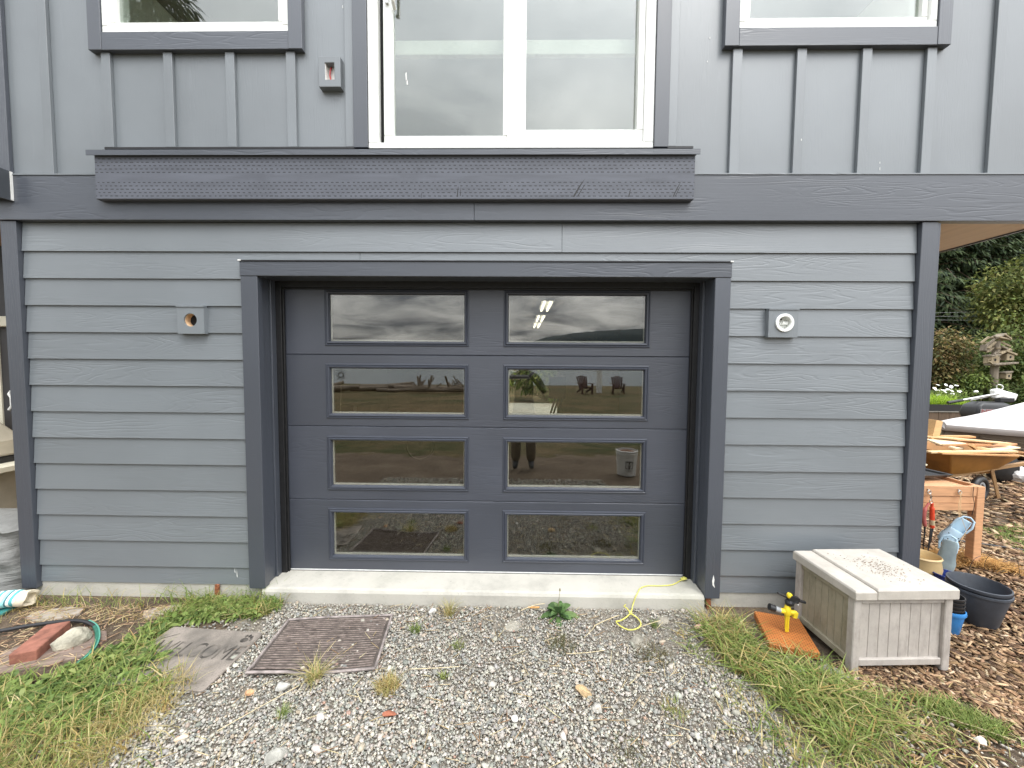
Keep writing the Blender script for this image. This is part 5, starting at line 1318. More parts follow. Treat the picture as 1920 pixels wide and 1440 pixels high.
# ------------------------------------------------------------------ boat under a cover, outboard, raised bed
M['tarp'] = mat('pale_boat_cover', (.52, .49, .48), .6, .07, 2, bmp=.25, bscale=4, bdist=.02)
M['hull'] = mat('tan_aluminium', (.13, .10, .072), .5, .2, 3, (1, 6, 14), bmp=.2)
bt = thing('boat', 'small boat under a pale grey cover', 'boat', (6.6, 3.5, 0), R(4))
hr, tr_ = [], []
for i in range(15):
    t = i/14; x = 4.6*t; w = .03 + .80*math.sin(min(1, t*1.5)*math.pi/2)**.8
    zk = .50 - .42*min(1, t*2.2)**.7; zg = .72 - .14*min(1, t*1.4)
    hr.append([(x+.02, -w, zg), (x+.02, -w*.96, (zg+zk)/2+.06), (x, -w*.72, zk+.05), (x, 0, zk), (x, w*.72, zk+.05), (x+.02, w*.96, (zg+zk)/2+.06), (x+.02, w, zg)])
    ridge = zg + .05 + .66*min(1, t*2.0)**1.05
    tr_.append([(x-.03, -w-.03, zg-.07), (x-.03, -w-.04, zg+.02), (x-.02, -w*.55, zg+.05+(ridge-zg)*.42 + .012*math.sin(9*t)), (x, 0, ridge), (x-.02, w*.55, zg+.05+(ridge-zg)*.42), (x-.03, w+.04, zg+.02), (x-.03, w+.03, zg-.07)])
MB().loft(hr, True, True, False).build('hull', M['hull'], bt, solid=.01)
MB().loft(tr_, True, True, False).build('cover', M['tarp'], bt, smooth=True, solid=.006)
for k, fz in enumerate((.25, .5, .75)):
    MB().tube([Vector(hr[i][0])*(1-fz) + Vector(hr[i][2])*fz + Vector((0, -.012, 0)) for i in range(1, 15)], .014, 6).build('strake', M['hull'], bt, smooth=True)
MB().box(.9, 4.4, -.45, -.38, .06, .14).box(.9, 4.4, .38, .45, .06, .14).build('trailer_frame', M['black'], bt)
MB().lathe([(.0, -.08), (.16, -.08), (.20, -.05), (.20, .05), (.16, .08), (0, .08)], 20).build('trailer_wheel', M['black_rubber'], bt, loc=(.28, -.52, .20), rot=(R(90), 0, 0), smooth=True)
MB().lathe([(.0, -.08), (.16, -.08), (.20, -.05), (.20, .05), (.16, .08), (0, .08)], 20).build('trailer_wheel', M['black_rubber'], bt, loc=(.28, .52, .20), rot=(R(90), 0, 0), smooth=True)
o = rock('rubbish_bag', 'crumpled grey plastic sheet on the mulch below the boat', (7.15, 3.05, .12), (.24, .18, .16), (.45, .43, .42), .3, seed=40, sub=3); o['category'] = 'plastic sheet'

ob = thing('outboard_motor', 'black outboard motor with a pale name decal and folded tiller', 'motor', (10.30, 6.0, 0), R(-10))
cw = [[(-.36, -.20, .48), (.36, -.20, .48), (.36, .20, .48), (-.36, .20, .48)], [(-.40, -.22, .62), (.42, -.22, .60), (.42, .22, .60), (-.40, .22, .62)], [(-.36, -.20, .80), (.40, -.20, .74), (.40, .20, .74), (-.36, .20, .80)], [(-.24, -.13, .88), (.16, -.13, .88), (.16, .13, .88), (-.24, .13, .88)]]
MB().loft(cw).build('cowl', M['black'], ob, bevel=.05, seg=3, smooth=True)
MB().box(-.12, .16, -.12, .12, .0, .50).build('leg', M['black'], ob, bevel=.02)
decal = MB().box(-.345, .26, -.2265, -.2225, .53, .735); decal.build('decal', mat('decal_grey', (.26, .25, .25), .5, .1, 8), ob)
for txt, z_, m_ in (('NISSAN', .645, mat('decal_red', (.28, .09, .09), .5, .1, 8)), ('MARINE', .545, mat('decal_white', (.45, .45, .45), .5, .1, 8))):
    me_ = font_mesh(txt, .115, .001, .003, 'LEFT'); me_.materials.append(m_)
    o = bpy.data.objects.new('lettering', me_); link(o, ob); o.location = (-.335, -.2285, z_); o.rotation_euler = (R(90), 0, 0); o.scale = (1.25, 1, 1)
MB().obox((.30, 0, 1.02), (.30, .10, .16), (0, .3, 0)).obox((.10, 0, 1.06), (.14, .12, .20), (0, -.2, 0)).build('clamp_bracket', M['white_metal'], ob, bevel=.03, seg=2)
MB().cyl((.10, -.05, 1.06), (-.62, -.10, .90), .022, n=8).cyl((.05, .04, 1.00), (-.34, .02, .90), .018, n=8).build('tiller_bar', M['metal'], ob, smooth=True)
MB().cyl((-.58, -.10, .905), (-.86, -.12, .845), .032, n=8).build('tiller_grip', M['black'], ob, smooth=True)
MB().box(.12, .40, -.06, .06, .87, .98).build('clamp_base', M['black'], ob, bevel=.02)
rb = thing('raised_bed', 'dark timber raised garden bed with a metal edge strip', 'garden bed', (11.9, 8.2, 0))
MB().box(-1.6, 1.5, -.06, .0, .42, .60).build('top_board', M['black'], rb)
M['dark_board'] = mat('dark_stained_board', (.10, .065, .04), .8, .3, 3, (8, 8, 1), bmp=.2)
for k in range(10):
    MB().box(-1.6+.31*k, -1.6+.31*k+.302, -.05, -.01, .0, .40).build('board', M['dark_board'], rb, bevel=.004)
MB().box(-1.6, 1.5, -.075, -.052, .395, .418).build('edge_strip', M['metal'], rb)
MB().box(-1.6, 1.5, .0, 1.3, .0, .52).build('bed_soil', M['ground'], rb)
n = 2600; P = np.column_stack([rng.uniform(-1.55, .85, n), rng.uniform(.02, .8, n)])
hh = np.where(P[:, 0] < .30, rng.uniform(.25, .52, n), rng.uniform(.1, .3, n))
V, F, C = blades(P, hh, rng.uniform(.012, .025, n), rng.uniform(.3, 1.1, n), palette([(.28, .42, .03), (.36, .50, .05), (.20, .32, .03)], [3, 3, 2], n), .50)
o = np_mesh('ornamental_grass', V, F, M['leaf'], C); o.location = (11.9, 8.2, 0); tag(o, 'lime green ornamental grass filling the raised bed', 'plant')
dz_ = thing('daisy_clump', 'clump of white daisies behind the lime grass', 'plant', (12.95, 9.25, 0))
n = 700; Bp = np.column_stack([rng.normal(0, .28, n), rng.normal(0, .2, n), rng.uniform(.3, .92, n)]); D = unit(rng.normal(0, 1, (n, 3)) + np.array([0, 0, .6]))
V, F, C = leaves(Bp, D, rng.uniform(.08, .16, n), rng.uniform(.02, .04, n), palette(GREENS, [3, 3, 1, 3], n)); np_mesh('foliage', V, F, M['leaf'], C, dz_)
M['petal'] = mat('white_petal', (.85, .85, .80), .6, .05, 10, bmp=0)
for k in range(15):
    x, z = random.uniform(-.42, .30), random.uniform(.88, 1.10)
    MB().lathe([(.0, .006), (.045, .0), (.045, .004), (.0, .014)], 10).build('flower', M['petal'], dz_, loc=(x, random.uniform(-.25, .1), z), rot=(random.uniform(.3, 1.0), random.uniform(-.4, .4), 0))
for i, (x, y, z, lb_) in enumerate(((13.15, 9.3, .80, 'pale rose bloom left of the bird house pole'), (12.75, 9.3, .76, 'small cream bloom beside the daisies'), (13.85, 9.3, .88, 'white rose bloom right below the bird house pole'))):
    o = MB().lathe([(.0, -.04), (.045, -.015), (.055, .02), (.035, .045), (0, .05)], 12).build('flower', M['petal'], None, (x, y, z), smooth=True)
    tag(o, lb_, 'flower')
# ------------------------------------------------------------------ bird house pole
M['grey_wood'] = mat('weathered_grey_wood', (.20, .165, .125), .9, .3, 4, (4, 4, 1), bmp=.4, bscale=20, bdist=.006)
M['old_wood'] = mat('old_tan_wood', (.27, .215, .14), .9, .3, 6, bmp=.4, bscale=20, bdist=.006)
bh = thing('bird_house_pole', 'weathered pole stacked with driftwood bird houses', 'bird house', (15.20, 10.0, 0)); bh.scale = (.8, .8, .97)
MB().lathe([(.13, 0), (.125, 1.3), (.11, 2.55)], 10).build('pole', M['grey_wood'], bh)
for c, s_, r_ in (((.10, -.05, 2.62), (.62, .30, .05), (0, .12, .2)), ((-.02, -.05, 2.70), (.40, .28, .05), (0, -.35, .1)), ((.22, -.05, 2.68), (.34, .28, .05), (0, .45, .1)), ((-.34, -.05, 2.40), (.34, .26, .05), (0, -.7, 0)), ((-.40, 0, 2.30), (.24, .22, .20), (0, .2, 0)), ((.30, 0, 2.30), (.40, .26, .06), (0, .3, 0)),
                  ((.42, -.02, 2.16), (.50, .30, .06), (0, .25, .1)), ((.20, -.02, 2.20), (.46, .30, .06), (0, -.35, .1)), ((.42, 0, 2.02), (.34, .26, .22), (0, 0, .1)), ((-.22, -.05, 1.92), (.34, .26, .24), (0, .05, .1)), ((-.22, -.05, 2.07), (.42, .32, .05), (0, -.1, .1)), ((.15, -.08, 1.80), (1.05, .34, .06), (0, -.06, .1)), ((.38, -.05, 1.40), (.24, .22, .20), (0, .1, .1)), ((.38, -.05, 1.52), (.30, .26, .05), (0, -.15, 0))):
    MB().obox(c, s_, r_).build('house_board', random.choice([M['grey_wood'], M['old_wood']]), bh, bevel=.008)
for k in range(22):                                     # loose sticks and shingles tacked on every which way
    MB().obox((random.uniform(-.45, .5), random.uniform(-.25, .1), random.uniform(1.75, 2.65)), (random.uniform(.15, .42), .05, random.uniform(.025, .06)), (0, random.uniform(-.7, .7), random.uniform(-.4, .4))).build('stick', random.choice([M['grey_wood'], M['old_wood']]), bh)
MB().tube([(.05 + .13*math.cos(t), -.16, 1.02 + .09*math.sin(t)) for t in [2*math.pi*k/16 for k in range(17)]], .025, 8, False).build('rope_ring', M['petal'], bh, smooth=True)
for c in ((.42, -.135, 2.02), (-.22, -.185, 1.92), (.38, -.165, 1.40)):
    MB().lathe([(.04, -.004), (.04, .004)], 12).build('entrance_hole', M['dark'], bh, loc=c, rot=(R(90), 0, 0))

# ------------------------------------------------------------------ trees and shrubs
M['bark'] = mat('bark', (.11, .075, .05), .95, .35, 6, (4, 4, 1), bmp=.8, bscale=14, bdist=.02)
def limb(mb, a, b, r0, r1, n=7):
    a, b = Vector(a), Vector(b); mid = (a+b)/2 + Vector((random.uniform(-.1, .1), random.uniform(-.1, .1), random.uniform(0, .15)))*(b-a).length
    mb.tube([a, mid, b], [r0, (r0+r1)/2, r1], n)
def conifer(H, Lb, cols, wts, seed):
    rs = np.random.default_rng(seed); B, D, L = [], [], []
    tr = MB().tube([(0, 0, -.2), (.05, 0, H*.4), (0, .05, H)], [.32, .2, .03], 9)
    z = 1.0
    while z < H-.3:
        nb = 7
        for k in range(nb):
            a = 2*math.pi*(k + rs.random())/nb; ln = (H-z)*Lb*rs.uniform(.7, 1.1)+.4
            tipz = -.22*ln + rs.uniform(-.1, .2)
            d = np.array([math.cos(a), math.sin(a), 0])
            if k % 2 == 0: limb(tr, (0, 0, z), tuple(d*ln + np.array([0, 0, z+tipz])), .035, .008, 4)
            m_ = int(ln*34)
            t = rs.random(m_)**.75
            side = np.array([-d[1], d[0], 0]); s_ = rs.uniform(-1, 1, m_)
            p = np.array([0, 0, z]) + d*(t*ln)[:, None] + np.array([0, 0, 1.0])*(tipz*t*t)[:, None] + side*(s_*.34*ln*(1-t*.8))[:, None]
            p[:, 2] += rs.normal(0, .06, m_) - .12*np.abs(s_)
            B.append(p); D.append(unit(d*1.0 + side*(s_*.9)[:, None] + np.array([0, 0, -.45]) + rs.normal(0, .22, (m_, 3)))); L.append(rs.uniform(.16, .40, m_))
        z += .34
    B, D, L = np.vstack(B), np.vstack(D), np.concatenate(L)
    V, F, C = leaves(B, D, L, L*rs.uniform(.16, .30, len(L)), palette(cols, wts, len(L), .25), .5)
    return tr, V, F, C
DG = [(.045, .070, .028), (.066, .095, .036), (.030, .048, .024), (.095, .125, .045)]
tr, V, F, C = conifer(17, .27, DG, [4, 4, 3, 1.5], 5)
con = thing('conifer', 'dark conifer directly above the bird house pole', 'tree', (26.0, 20.5, 0), group='conifers beyond the garden')
tr.build('trunk', M['bark'], con); np_mesh('crown', V, F, M['foliage'], C, con)
for x, y, s_, a, lb_ in ((28.6, 20.0, .9, 1.1, 'dark conifer behind the yellow-green maple'), (23.8, 20.8, 1.05, 2.3, 'dark conifer nearest to the house corner'), (30.8, 22.0, 1.1, 3.6, 'dark conifer at the right edge behind the maple'), (27.4, 25.0, 1.2, 4.4, 'taller conifer standing behind the other conifers'), (33.0, 24.0, 1.15, 5.2, 'tall conifer just inside the right edge'), (36.5, 19.0, 1.0, 2.0, 'conifer standing just past the right edge of the garden'), (-13.6, -12.0, 1.12, .7, 'tall conifer behind the viewer, mirrored in the upper left window')):
    o = copy_tree(con); o.location = (x, y, 0); o.scale = (s_, s_, s_); o.rotation_euler = (0, 0, a); o['label'] = lb_
def bushy(name, label, cat, loc, rx, ry, z0, z1, n, lo, hi, cols, wts, trunk=True, clumps=26, group=None, seed=1):
    rs = np.random.default_rng(seed)
    t = thing(name, label, cat, loc, group=group)
    cc = unit(rs.normal(0, 1, (clumps, 3))) * (rs.random((clumps, 1))**.45); H = (z1-z0)/2
    cen = cc*np.array([rx, ry, H])*.82 + np.array([0, 0, (z0+z1)/2]); cr = rs.uniform(.28, .5, clumps)*min(rx, H)
    k = rs.integers(0, clumps, n); u = unit(rs.normal(0, 1, (n, 3))); r_ = rs.random((n, 1))**.4
    B = cen[k] + u*r_*cr[k][:, None]; B[:, 2] = np.maximum(B[:, 2], .03)
    D = unit(u*.7 + rs.normal(0, .5, (n, 3)) + np.array([0, 0, -.1])); L = rs.uniform(lo, hi, n)
    tone = rs.uniform(.75, 1.25, clumps)[k][:, None]
    V, F, C = leaves(B, D, L, L*rs.uniform(.35, .6, n), np.clip(palette(cols, wts, n, .22)*tone, 0, 1), .5)
    np_mesh('crown', V, F, M['foliage'], C, t)
    mb = MB()
    if trunk:
        mb.tube([(0, 0, -.1), (.03, 0, z0*.6), (0, .03, (z0+z1)/2)], [.02*(z1)+.02, .016*z1, .03], 8)
    for i in range(0, clumps, 2):
        limb(mb, (0, 0, max(.02, z0*.6)), tuple(cen[i]), .018*z1*.5+.01, .008, 5)
    mb.build('trunk', M['bark'], t)
    return t
bushy('maple_tree', 'yellow-green leafy maple beside the right edge of the photo', 'tree', (23.4, 15.4, 0), 2.3, 2.0, 2.6, 7.0, 8000, .12, .24, [(.14, .165, .04), (.20, .22, .06), (.095, .125, .035), (.25, .235, .08)], [3, 3, 3, 1.5], seed=3)
bushy('shrub', 'bronze-tipped tall shrub beside the house corner', 'shrub', (14.75, 11.2, 0), 1.7, 1.3, .3, 3.0, 9000, .07, .16, [(.13, .12, .04), (.20, .15, .055), (.085, .095, .035), (.24, .16, .08)], [3, 3, 3, 1.5], False, 34, seed=5)
bushy('shrub', 'low bright green shrub left of the bird house pole', 'shrub', (14.9, 10.4, 0), 1.0, .7, .1, 1.55, 4200, .06, .13, [(.13, .18, .045), (.20, .25, .06), (.08, .12, .035)], [3, 3, 2], False, 22, seed=6)
bushy('shrub', 'tall mid-green shrub right of the bird house pole', 'shrub', (17.4, 11.0, 0), 1.5, 1.2, .2, 3.6, 7600, .07, .16, [(.09, .13, .035), (.13, .17, .045), (.18, .20, .06)], [3, 3, 2], False, 30, seed=7)
bushy('shrub', 'low dark shrub under the white rose bloom', 'shrub', (13.35, 9.6, 0), 1.0, .5, .05, .95, 3000, .05, .11, [(.07, .11, .03), (.11, .15, .045), (.05, .08, .028)], [3, 3, 2], False, 18, seed=8)
bushy('shrub', 'dark round shrub low at the right edge behind the outboard', 'shrub', (15.5, 9.4, 0), 1.2, .7, .05, 1.35, 3600, .06, .12, [(.08, .12, .03), (.12, .16, .045), (.06, .09, .028)], [3, 3, 2], False, 18, seed=9)
bushy('shrub', 'leafy young shrub growing under the boat', 'shrub', (7.55, 4.6, 0), .5, .35, .02, .5, 500, .07, .16, [(.10, .16, .05), (.16, .22, .08), (.20, .24, .13)], [3, 3, 2], False, 9, seed=10)
# overhead wires
M['wire'] = mat('pale_cable', (.30, .31, .30), .5, .05, 3, bmp=0)
for i, (z0, z1, lb_) in enumerate(((4.15, 4.75, 'highest of the three overhead cables'), (4.05, 4.30, 'middle overhead cable crossing the conifers'), (3.92, 3.95, 'lowest overhead cable crossing the conifers'))):
    o = MB().tube([(0, 0, z0), (8, -.5, (z0+z1)/2 - .12), (16, -1, z1)], .006, 5).build('overhead_cable', M['wire'], None, (17.0, 16.5, 0))
    tag(o, lb_, 'cable')

# ------------------------------------------------------------------ left edge: side porch, grill, covered furniture
pc = thing('side_porch', 'side porch with dark gutter, dark window and cream door', 'porch', (-4.8, .6, 0))
def pp(mb, name, m, **k):
    mb.v = [(x+4.8, y-.6, z) for x, y, z in mb.v]; return mb.build(name, m, pc, **k)
M['gutter'] = mat('dark_gutter', (.055, .062, .072), .4, .1, 8, bmp=.05)
M['cream'] = mat('cream_paint', (.66, .62, .50), .5, .06, 5, bmp=.05)
M['frame_dark'] = mat('dark_bronze', (.035, .033, .035), .4, .1, 8, bmp=.05)
pp(MB().box(-6.4, -3.296, -.105, -.034, 2.712, 2.835).box(-6.4, -3.298, -.085, -.0345, 2.660, 2.711), 'gutter', M['gutter'], bevel=.006)
pp(MB().box(-3.2955, -3.287, -.107, -.0335, 2.652, 2.838), 'gutter_end', M['gutter'])
pp(MB().box(-3.2868, -3.2825, -.046, -.0332, 2.655, 2.836), 'caulk_strip', M['white_metal'])
pp(MB().add([(-6.4, -.02, 2.84), (-3.44, -.02, 2.84), (-3.44, 1.0, 3.10), (-6.4, 1.0, 3.10), (-6.4, -.02, 2.86), (-3.44, -.02, 2.86), (-3.44, 1.0, 3.12), (-6.4, 1.0, 3.12)], [(0,3,2,1),(4,5,6,7),(0,1,5,4),(1,2,6,5),(2,3,7,6),(3,0,4,7)]), 'roof', M['gutter'])
pp(MB().box(-3.50, -3.43, -.055, .0, 2.865, 2.93), 'roof_clip', M['white_metal'], bevel=.01)
M['porch_wood'] = mat('porch_cedar', (.30, .16, .085), .7, .2, 4, bmp=.1)
pp(MB().box(-6.4, -4.05, .62, .74, 2.57, 3.02), 'header', M['porch_wood'])
pp(MB().box(-6.4, -4.05, .64, .70, 1.985, 2.568), 'screen', M['frame_dark'])
pp(MB().box(-6.4, -4.05, .58, .72, 1.90, 1.984), 'sill', M['cream'], bevel=.006)
pp(MB().box(-4.36, -4.05, .64, .72, 0, 1.899), 'door_frame', M['frame_dark'])
pp(MB().box(-6.4, -4.361, .63, .70, 0, 1.899), 'door', M['cream'])
pp(MB().tube([(-4.29, .64, 1.36), (-4.255, .60, 1.34), (-4.235, .60, 1.31), (-4.235, .60, 1.24), (-4.26, .60, 1.21), (-4.29, .64, 1.20)], .010, 8), 'handle', M['white_metal'], smooth=True)
pp(MB().box(-6.4, -4.05, .722, 5.0, .02, .03), 'porch_floor', M['concrete'])
gr = thing('gas_grill', 'beige gas grill with vent slots and a white side shelf', 'grill', (-4.50, .36, 0))
M['beige'] = mat('beige_enamel', (.42, .38, .30), .5, .15, 8, bmp=.08)
MB().loft([[(-.45, -.22, .86), (.45, -.22, .86), (.45, .22, .86), (-.45, .22, .86)], [(-.42, -.20, .98), (.42, -.20, .98), (.42, .20, .98), (-.42, .20, .98)], [(-.25, -.12, 1.18), (.25, -.12, 1.18), (.25, .12, 1.18), (-.25, .12, 1.18)]]).build('lid', M['beige'], gr, bevel=.02, seg=2)
MB().box(-.46, .46, -.24, .24, .815, .858).box(-.45, .45, -.245, -.24, .83, .845).build('fire_box', M['black'], gr)
MB().box(-.60, .60, -.27, .24, .765, .813).build('side_shelf', M['cream'], gr, bevel=.006)
MB().box(-.45, .45, -.22, .22, .0, .763).build('cabinet', M['beige'], gr, bevel=.004)
for k in range(4):
    MB().box(.24, .44, -.2235, -.2205, .585+.034*k, .597+.034*k).build('vent_slot', M['dark'], gr)
cv = thing('covered_chair', 'low furniture under a folded grey fabric cover', 'furniture cover', (-3.95, .12, 0))
M['grey_cloth'] = mat('grey_cover_cloth', (.215, .215, .205), .9, .18, 3, (1, 1, 5), bmp=.6, bscale=5, bdist=.05)
rr = []
for i in range(21):
    t = i/20; z = .50*t
    ww = .50 - .04*t - .06*max(0, t-.9)*10; dd = .19 - .02*t
    rr.append([(ww*math.copysign(abs(math.cos(a))**.45, math.cos(a)) + .012*math.sin(5*a+9*t), dd*math.copysign(abs(math.sin(a))**.45, math.sin(a)) + .022*math.sin(11*t + 2.5*math.cos(a)*3) + .01*math.sin(25*t), z + .03*math.cos(a)*math.sin(4*t)) for a in [2*math.pi*k/40 for k in range(40)]])
MB().loft(rr).build('cover', M['grey_cloth'], cv, smooth=True)
# ------------------------------------------------------------------ the garage inside
M['tube_on'], _nt, _b = new_mat('lit_tube')
_b.inputs['Emission Color'].default_value = (1, .95, .80, 1); _b.inputs['Emission Strength'].default_value = 4.0; _b.inputs['Base Color'].default_value = (.9, .9, .85, 1)
for y, lb_ in ((2.75, 'lit twin-tube ceiling light nearest the garage door'), (4.15, 'lit twin-tube ceiling light in the middle of the garage'), (5.30, 'lit twin-tube ceiling light farthest inside the garage')):
    t = thing('ceiling_light', lb_, 'ceiling light', (.37, y, 2.449), group='ceiling lights in the garage')
    MB().box(-.085, .085, -.40, .40, -.030, -.001).build('fixture_body', M['white_metal'], t, bevel=.004)
    for sx_ in (-1, 1):
        MB().cyl((.042*sx_, -.37, -.048), (.042*sx_, .37, -.048), .016, n=10).build('tube_lamp', M['tube_on'], t, smooth=True)
wh = thing('bicycle', 'small bicycle wheel and frame standing inside the garage', 'bicycle', (-1.55, 3.5, .10), R(8))
MB().tube([(.20*math.cos(a), 0, .20 + .20*math.sin(a)) for a in [2*math.pi*k/32 for k in range(33)]], .006, 8, False).build('rim', M['metal'], wh, smooth=True)
MB().tube([(.212*math.cos(a), 0, .20 + .20*math.sin(a)*1.06) for a in [2*math.pi*k/32 for k in range(33)]], .012, 8, False).build('tyre', M['black_rubber'], wh, smooth=True)
mb = MB()
for k in range(14):
    a = 2*math.pi*k/14; mb.cyl((0, 0, .20), (.195*math.cos(a), 0, .20+.195*math.sin(a)), .0012, n=4)
mb.build('spokes', M['metal'], wh)
MB().tube([(0, .03, .20), (.05, .03, .62)], .014, 8).tube([(.04, 0, .55), (.45, .05, .40), (.60, .05, .70)], .016, 8).tube([(-.10, -.10, .70), (.05, 0, .66), (-.06, .16, .70)], .011, 8).build('frame', M['frame_dark'], wh, smooth=True)
M['card'] = mat('cardboard', (.30, .19, .10), .9, .12, 6, bmp=.1)
for i, (x, y, w, d, h, lb_) in enumerate(((-2.95, 4.6, .55, .5, .75, 'tall cardboard box stored behind the bicycle'), (-2.35, 5.2, .6, .5, .6, 'wide cardboard box stored at the back of the garage'))):
    t = thing('cardboard_box', lb_, 'box', (x, y, .10))
    MB().box(-w/2, w/2, -d/2, d/2, 0, h).build('box_body', M['card'], t, bevel=.006); MB().box(-.03, .03, -d/2-.001, -d/2+.001, h*.6, h-.002).build('tape', M['canvas'], t)
fc = thing('easel', 'folded wooden easel standing against the bright rear opening', 'easel', (.62, 4.9, .10))
for x in (-.16, -.10, -.02):
    MB().beam((x, 0, 0), (x+.30, .1, .95), .03, .03).build('leg', M['frame_dark'], fc)
MB().box(-.02, .30, .0, .06, .86, 1.28).build('panel', M['frame_dark'], fc); MB().beam((-.02, 0, .35), (.12, 0, .37), .03, .03).build('brace', M['frame_dark'], fc)
ca = thing('pickup_truck', 'dark pickup truck corner seen through the garage', 'truck', (-.75, 9.6, 0))
MB().box(-1.0, .35, -.9, .9, .45, 1.30).build('body', M['frame_dark'], ca, bevel=.08, seg=3)
MB().tube([(.35, -.9, 1.25), (1.05, -.9, 1.25), (1.22, -.9, 1.42), (1.10, -.9, 1.72), (.25, -.9, 1.76), (.25, -.9, 1.25)], .06, 8).build('mirror_arm', M['frame_dark'], ca, smooth=True)
for y in (-.55, .55):
    MB().lathe([(.0, -.10), (.26, -.10), (.32, -.07), (.32, .07), (.26, .10), (0, .10)], 20).build('wheel', M['black_rubber'], ca, loc=(.22, y, .32), rot=(0, R(90), 0), smooth=True)
M['drive'] = mat('pale_gravel', (.50, .48, .43), .95, .3, 30, bmp=.6, bscale=80)
o = MB().box(-6, 2.6, 7.15, 13.5, -.03, .004).build('driveway', M['drive']); o['kind'] = 'structure'; o['label'] = 'pale gravel drive seen through the garage'
bushy('shrub', 'sunlit green shrub seen through the open rear of the garage', 'shrub', (1.2, 14.2, 0), 2.2, 1.0, .1, 2.6, 5000, .12, .26, [(.20, .26, .06), (.28, .32, .09), (.12, .18, .05)], [3, 3, 2], False, 26, seed=21)

# ------------------------------------------------------------------ what the panes mirror: the shore side
bk = thing('bucket', 'white plastic bucket with a black house-shaped logo', 'bucket', (1.62, -2.72, 0), R(0))
MB().lathe([(.130, 0), (.135, .004), (.150, .30), (.150, .305), (.158, .31), (.158, .325), (.151, .328), (.158, .345), (.158, .362), (.148, .366), (.144, .30), (.128, .02), (.0, .02)], 36, cap1=False).build('bucket_body', M['white_metal'], bk, smooth=True)
def on_bucket(u, z):
    r_ = .1355 + (z-.004)*.0507 + .0016; return (r_*math.sin(u/r_), r_*math.cos(u/r_), z)
lg = MB()
def strip(u0, z0, u1, z1):
    for i in range(6):
        a = i/6; b = (i+1)/6
        lg.add([on_bucket(u0+(u1-u0)*a, z0), on_bucket(u0+(u1-u0)*b, z0), on_bucket(u0+(u1-u0)*b, z1), on_bucket(u0+(u1-u0)*a, z1)], [(0, 1, 2, 3)])
for s_ in ((-.055, .12, -.045, .22), (.045, .12, .055, .22), (-.055, .21, .055, .222), (-.055, .115, -.010, .125), (.010, .115, .055, .125), (-.012, .103, .012, .115), (-.022, .155, .022, .168), (-.012, .178, .012, .212), (-.012, .120, .012, .150), (-.06, .085, .06, .090)):
    strip(*s_)
lg.build('logo', M['black'], bk)
MB().lathe([(.142, .30), (.10, .345), (.0, .36)], 20, cap0=False).build('contents', mat('brown_scraps', (.20, .10, .06), .9, .4, 30, bmp=1.0, bdist=.02), bk)
M['red_chair'] = mat('faded_red_paint', (.06, .024, .02), .7, .2, 8, bmp=.15)
def adirondack(label, loc, rz):
    t = thing('adirondack_chair', label, 'chair', loc, rz, 'garden chairs by the shore')
    for k in range(6):
        x = -.25 + .1*k; MB().beam((x*.85, .22, .30), (x*1.15, .55, 1.0 - abs(k-2.5)*.03), .085, .02).build('back_slat', M['red_chair'], t)
        MB().beam((-.27, -.32+.1*k, .38-.02*k), (.27, -.32+.1*k, .38-.02*k), .085, .02).build('seat_slat', M['red_chair'], t)
    for s_ in (-1, 1):
        MB().beam((s_*.29, -.36, 0), (s_*.29, -.36, .55), .05, .09).build('leg', M['red_chair'], t)
        MB().beam((s_*.27, -.40, .36), (s_*.27, .50, .06), .03, .10).build('leg', M['red_chair'], t)
        MB().box(s_*.33-.07, s_*.33+.07, -.42, .36, .555, .58).build('armrest', M['red_chair'], t)
    return t
adirondack('red slatted garden chair left of the white post, mirrored in the pane', (3.75, -18.6, 0), R(168))
adirondack('red slatted garden chair right of the white post, mirrored in the pane', (5.55, -18.6, 0), R(188))
o = MB().lathe([(.16, 0), (.15, 1.9), (.0, 1.95)], 14).build('white_post', M['white_metal'], None, (4.75, -19.6, 0)); tag(o, 'white post between the two mirrored garden chairs', 'post')
dw = mat('driftwood', (.22, .175, .135), .9, .35, 3, (1, 6, 6), bmp=.6, bscale=10, bdist=.02)
for i in range(13):
    x = -12.5 + i*.95 + random.uniform(-.3, .3); y = -18.4 - random.uniform(0, 1.6); L_ = random.uniform(1.4, 3.2); r_ = random.uniform(.10, .22); a = random.uniform(-.5, .5)
    o = MB().tube([(-L_/2, 0, r_*.8), (-L_*.1, .05, r_*.95), (L_/2, -.05, r_*.7 + random.uniform(0, .35))], [r_, r_*.9, r_*.5], 9).build('driftwood_log', dw, None, (x, y, 0), (0, 0, a), smooth=True)
    tag(o, 'weathered driftwood log lying along the mirrored shore', 'log', 'driftwood logs on the shore')
for i, (x, y, lb_) in enumerate(((-5.2, -18.4, 'jagged upturned driftwood stump in the middle of the mirrored shore'), (-3.3, -18.2, 'driftwood stump mirrored at the right end of the left pane'))):
    t = MB()
    for k in range(11):
        bx_0 = random.uniform(-.6, .6); ax = random.uniform(-.9, .9)
        t.beam((bx_0, random.uniform(-.2, .2), .15), (bx_0 + ax*.7, random.uniform(-.3, .3), random.uniform(.5, 1.0)), random.uniform(.05, .11), .06)
    t.tube([(-.9, 0, .15), (0, .05, .25), (.9, 0, .12)], [.10, .20, .08], 9); o = t.build('driftwood_stump', dw, None, (x, y, 0)); tag(o, lb_, 'stump')
su = thing('garden_sun', 'iron sun ornament on a stake mirrored in the left pane', 'ornament', (-3.72, -5.05, 0))
mb = MB().tube([(.05*math.cos(a), 0, 1.36+.05*math.sin(a)) for a in [2*math.pi*k/20 for k in range(21)]], .010, 6, False)
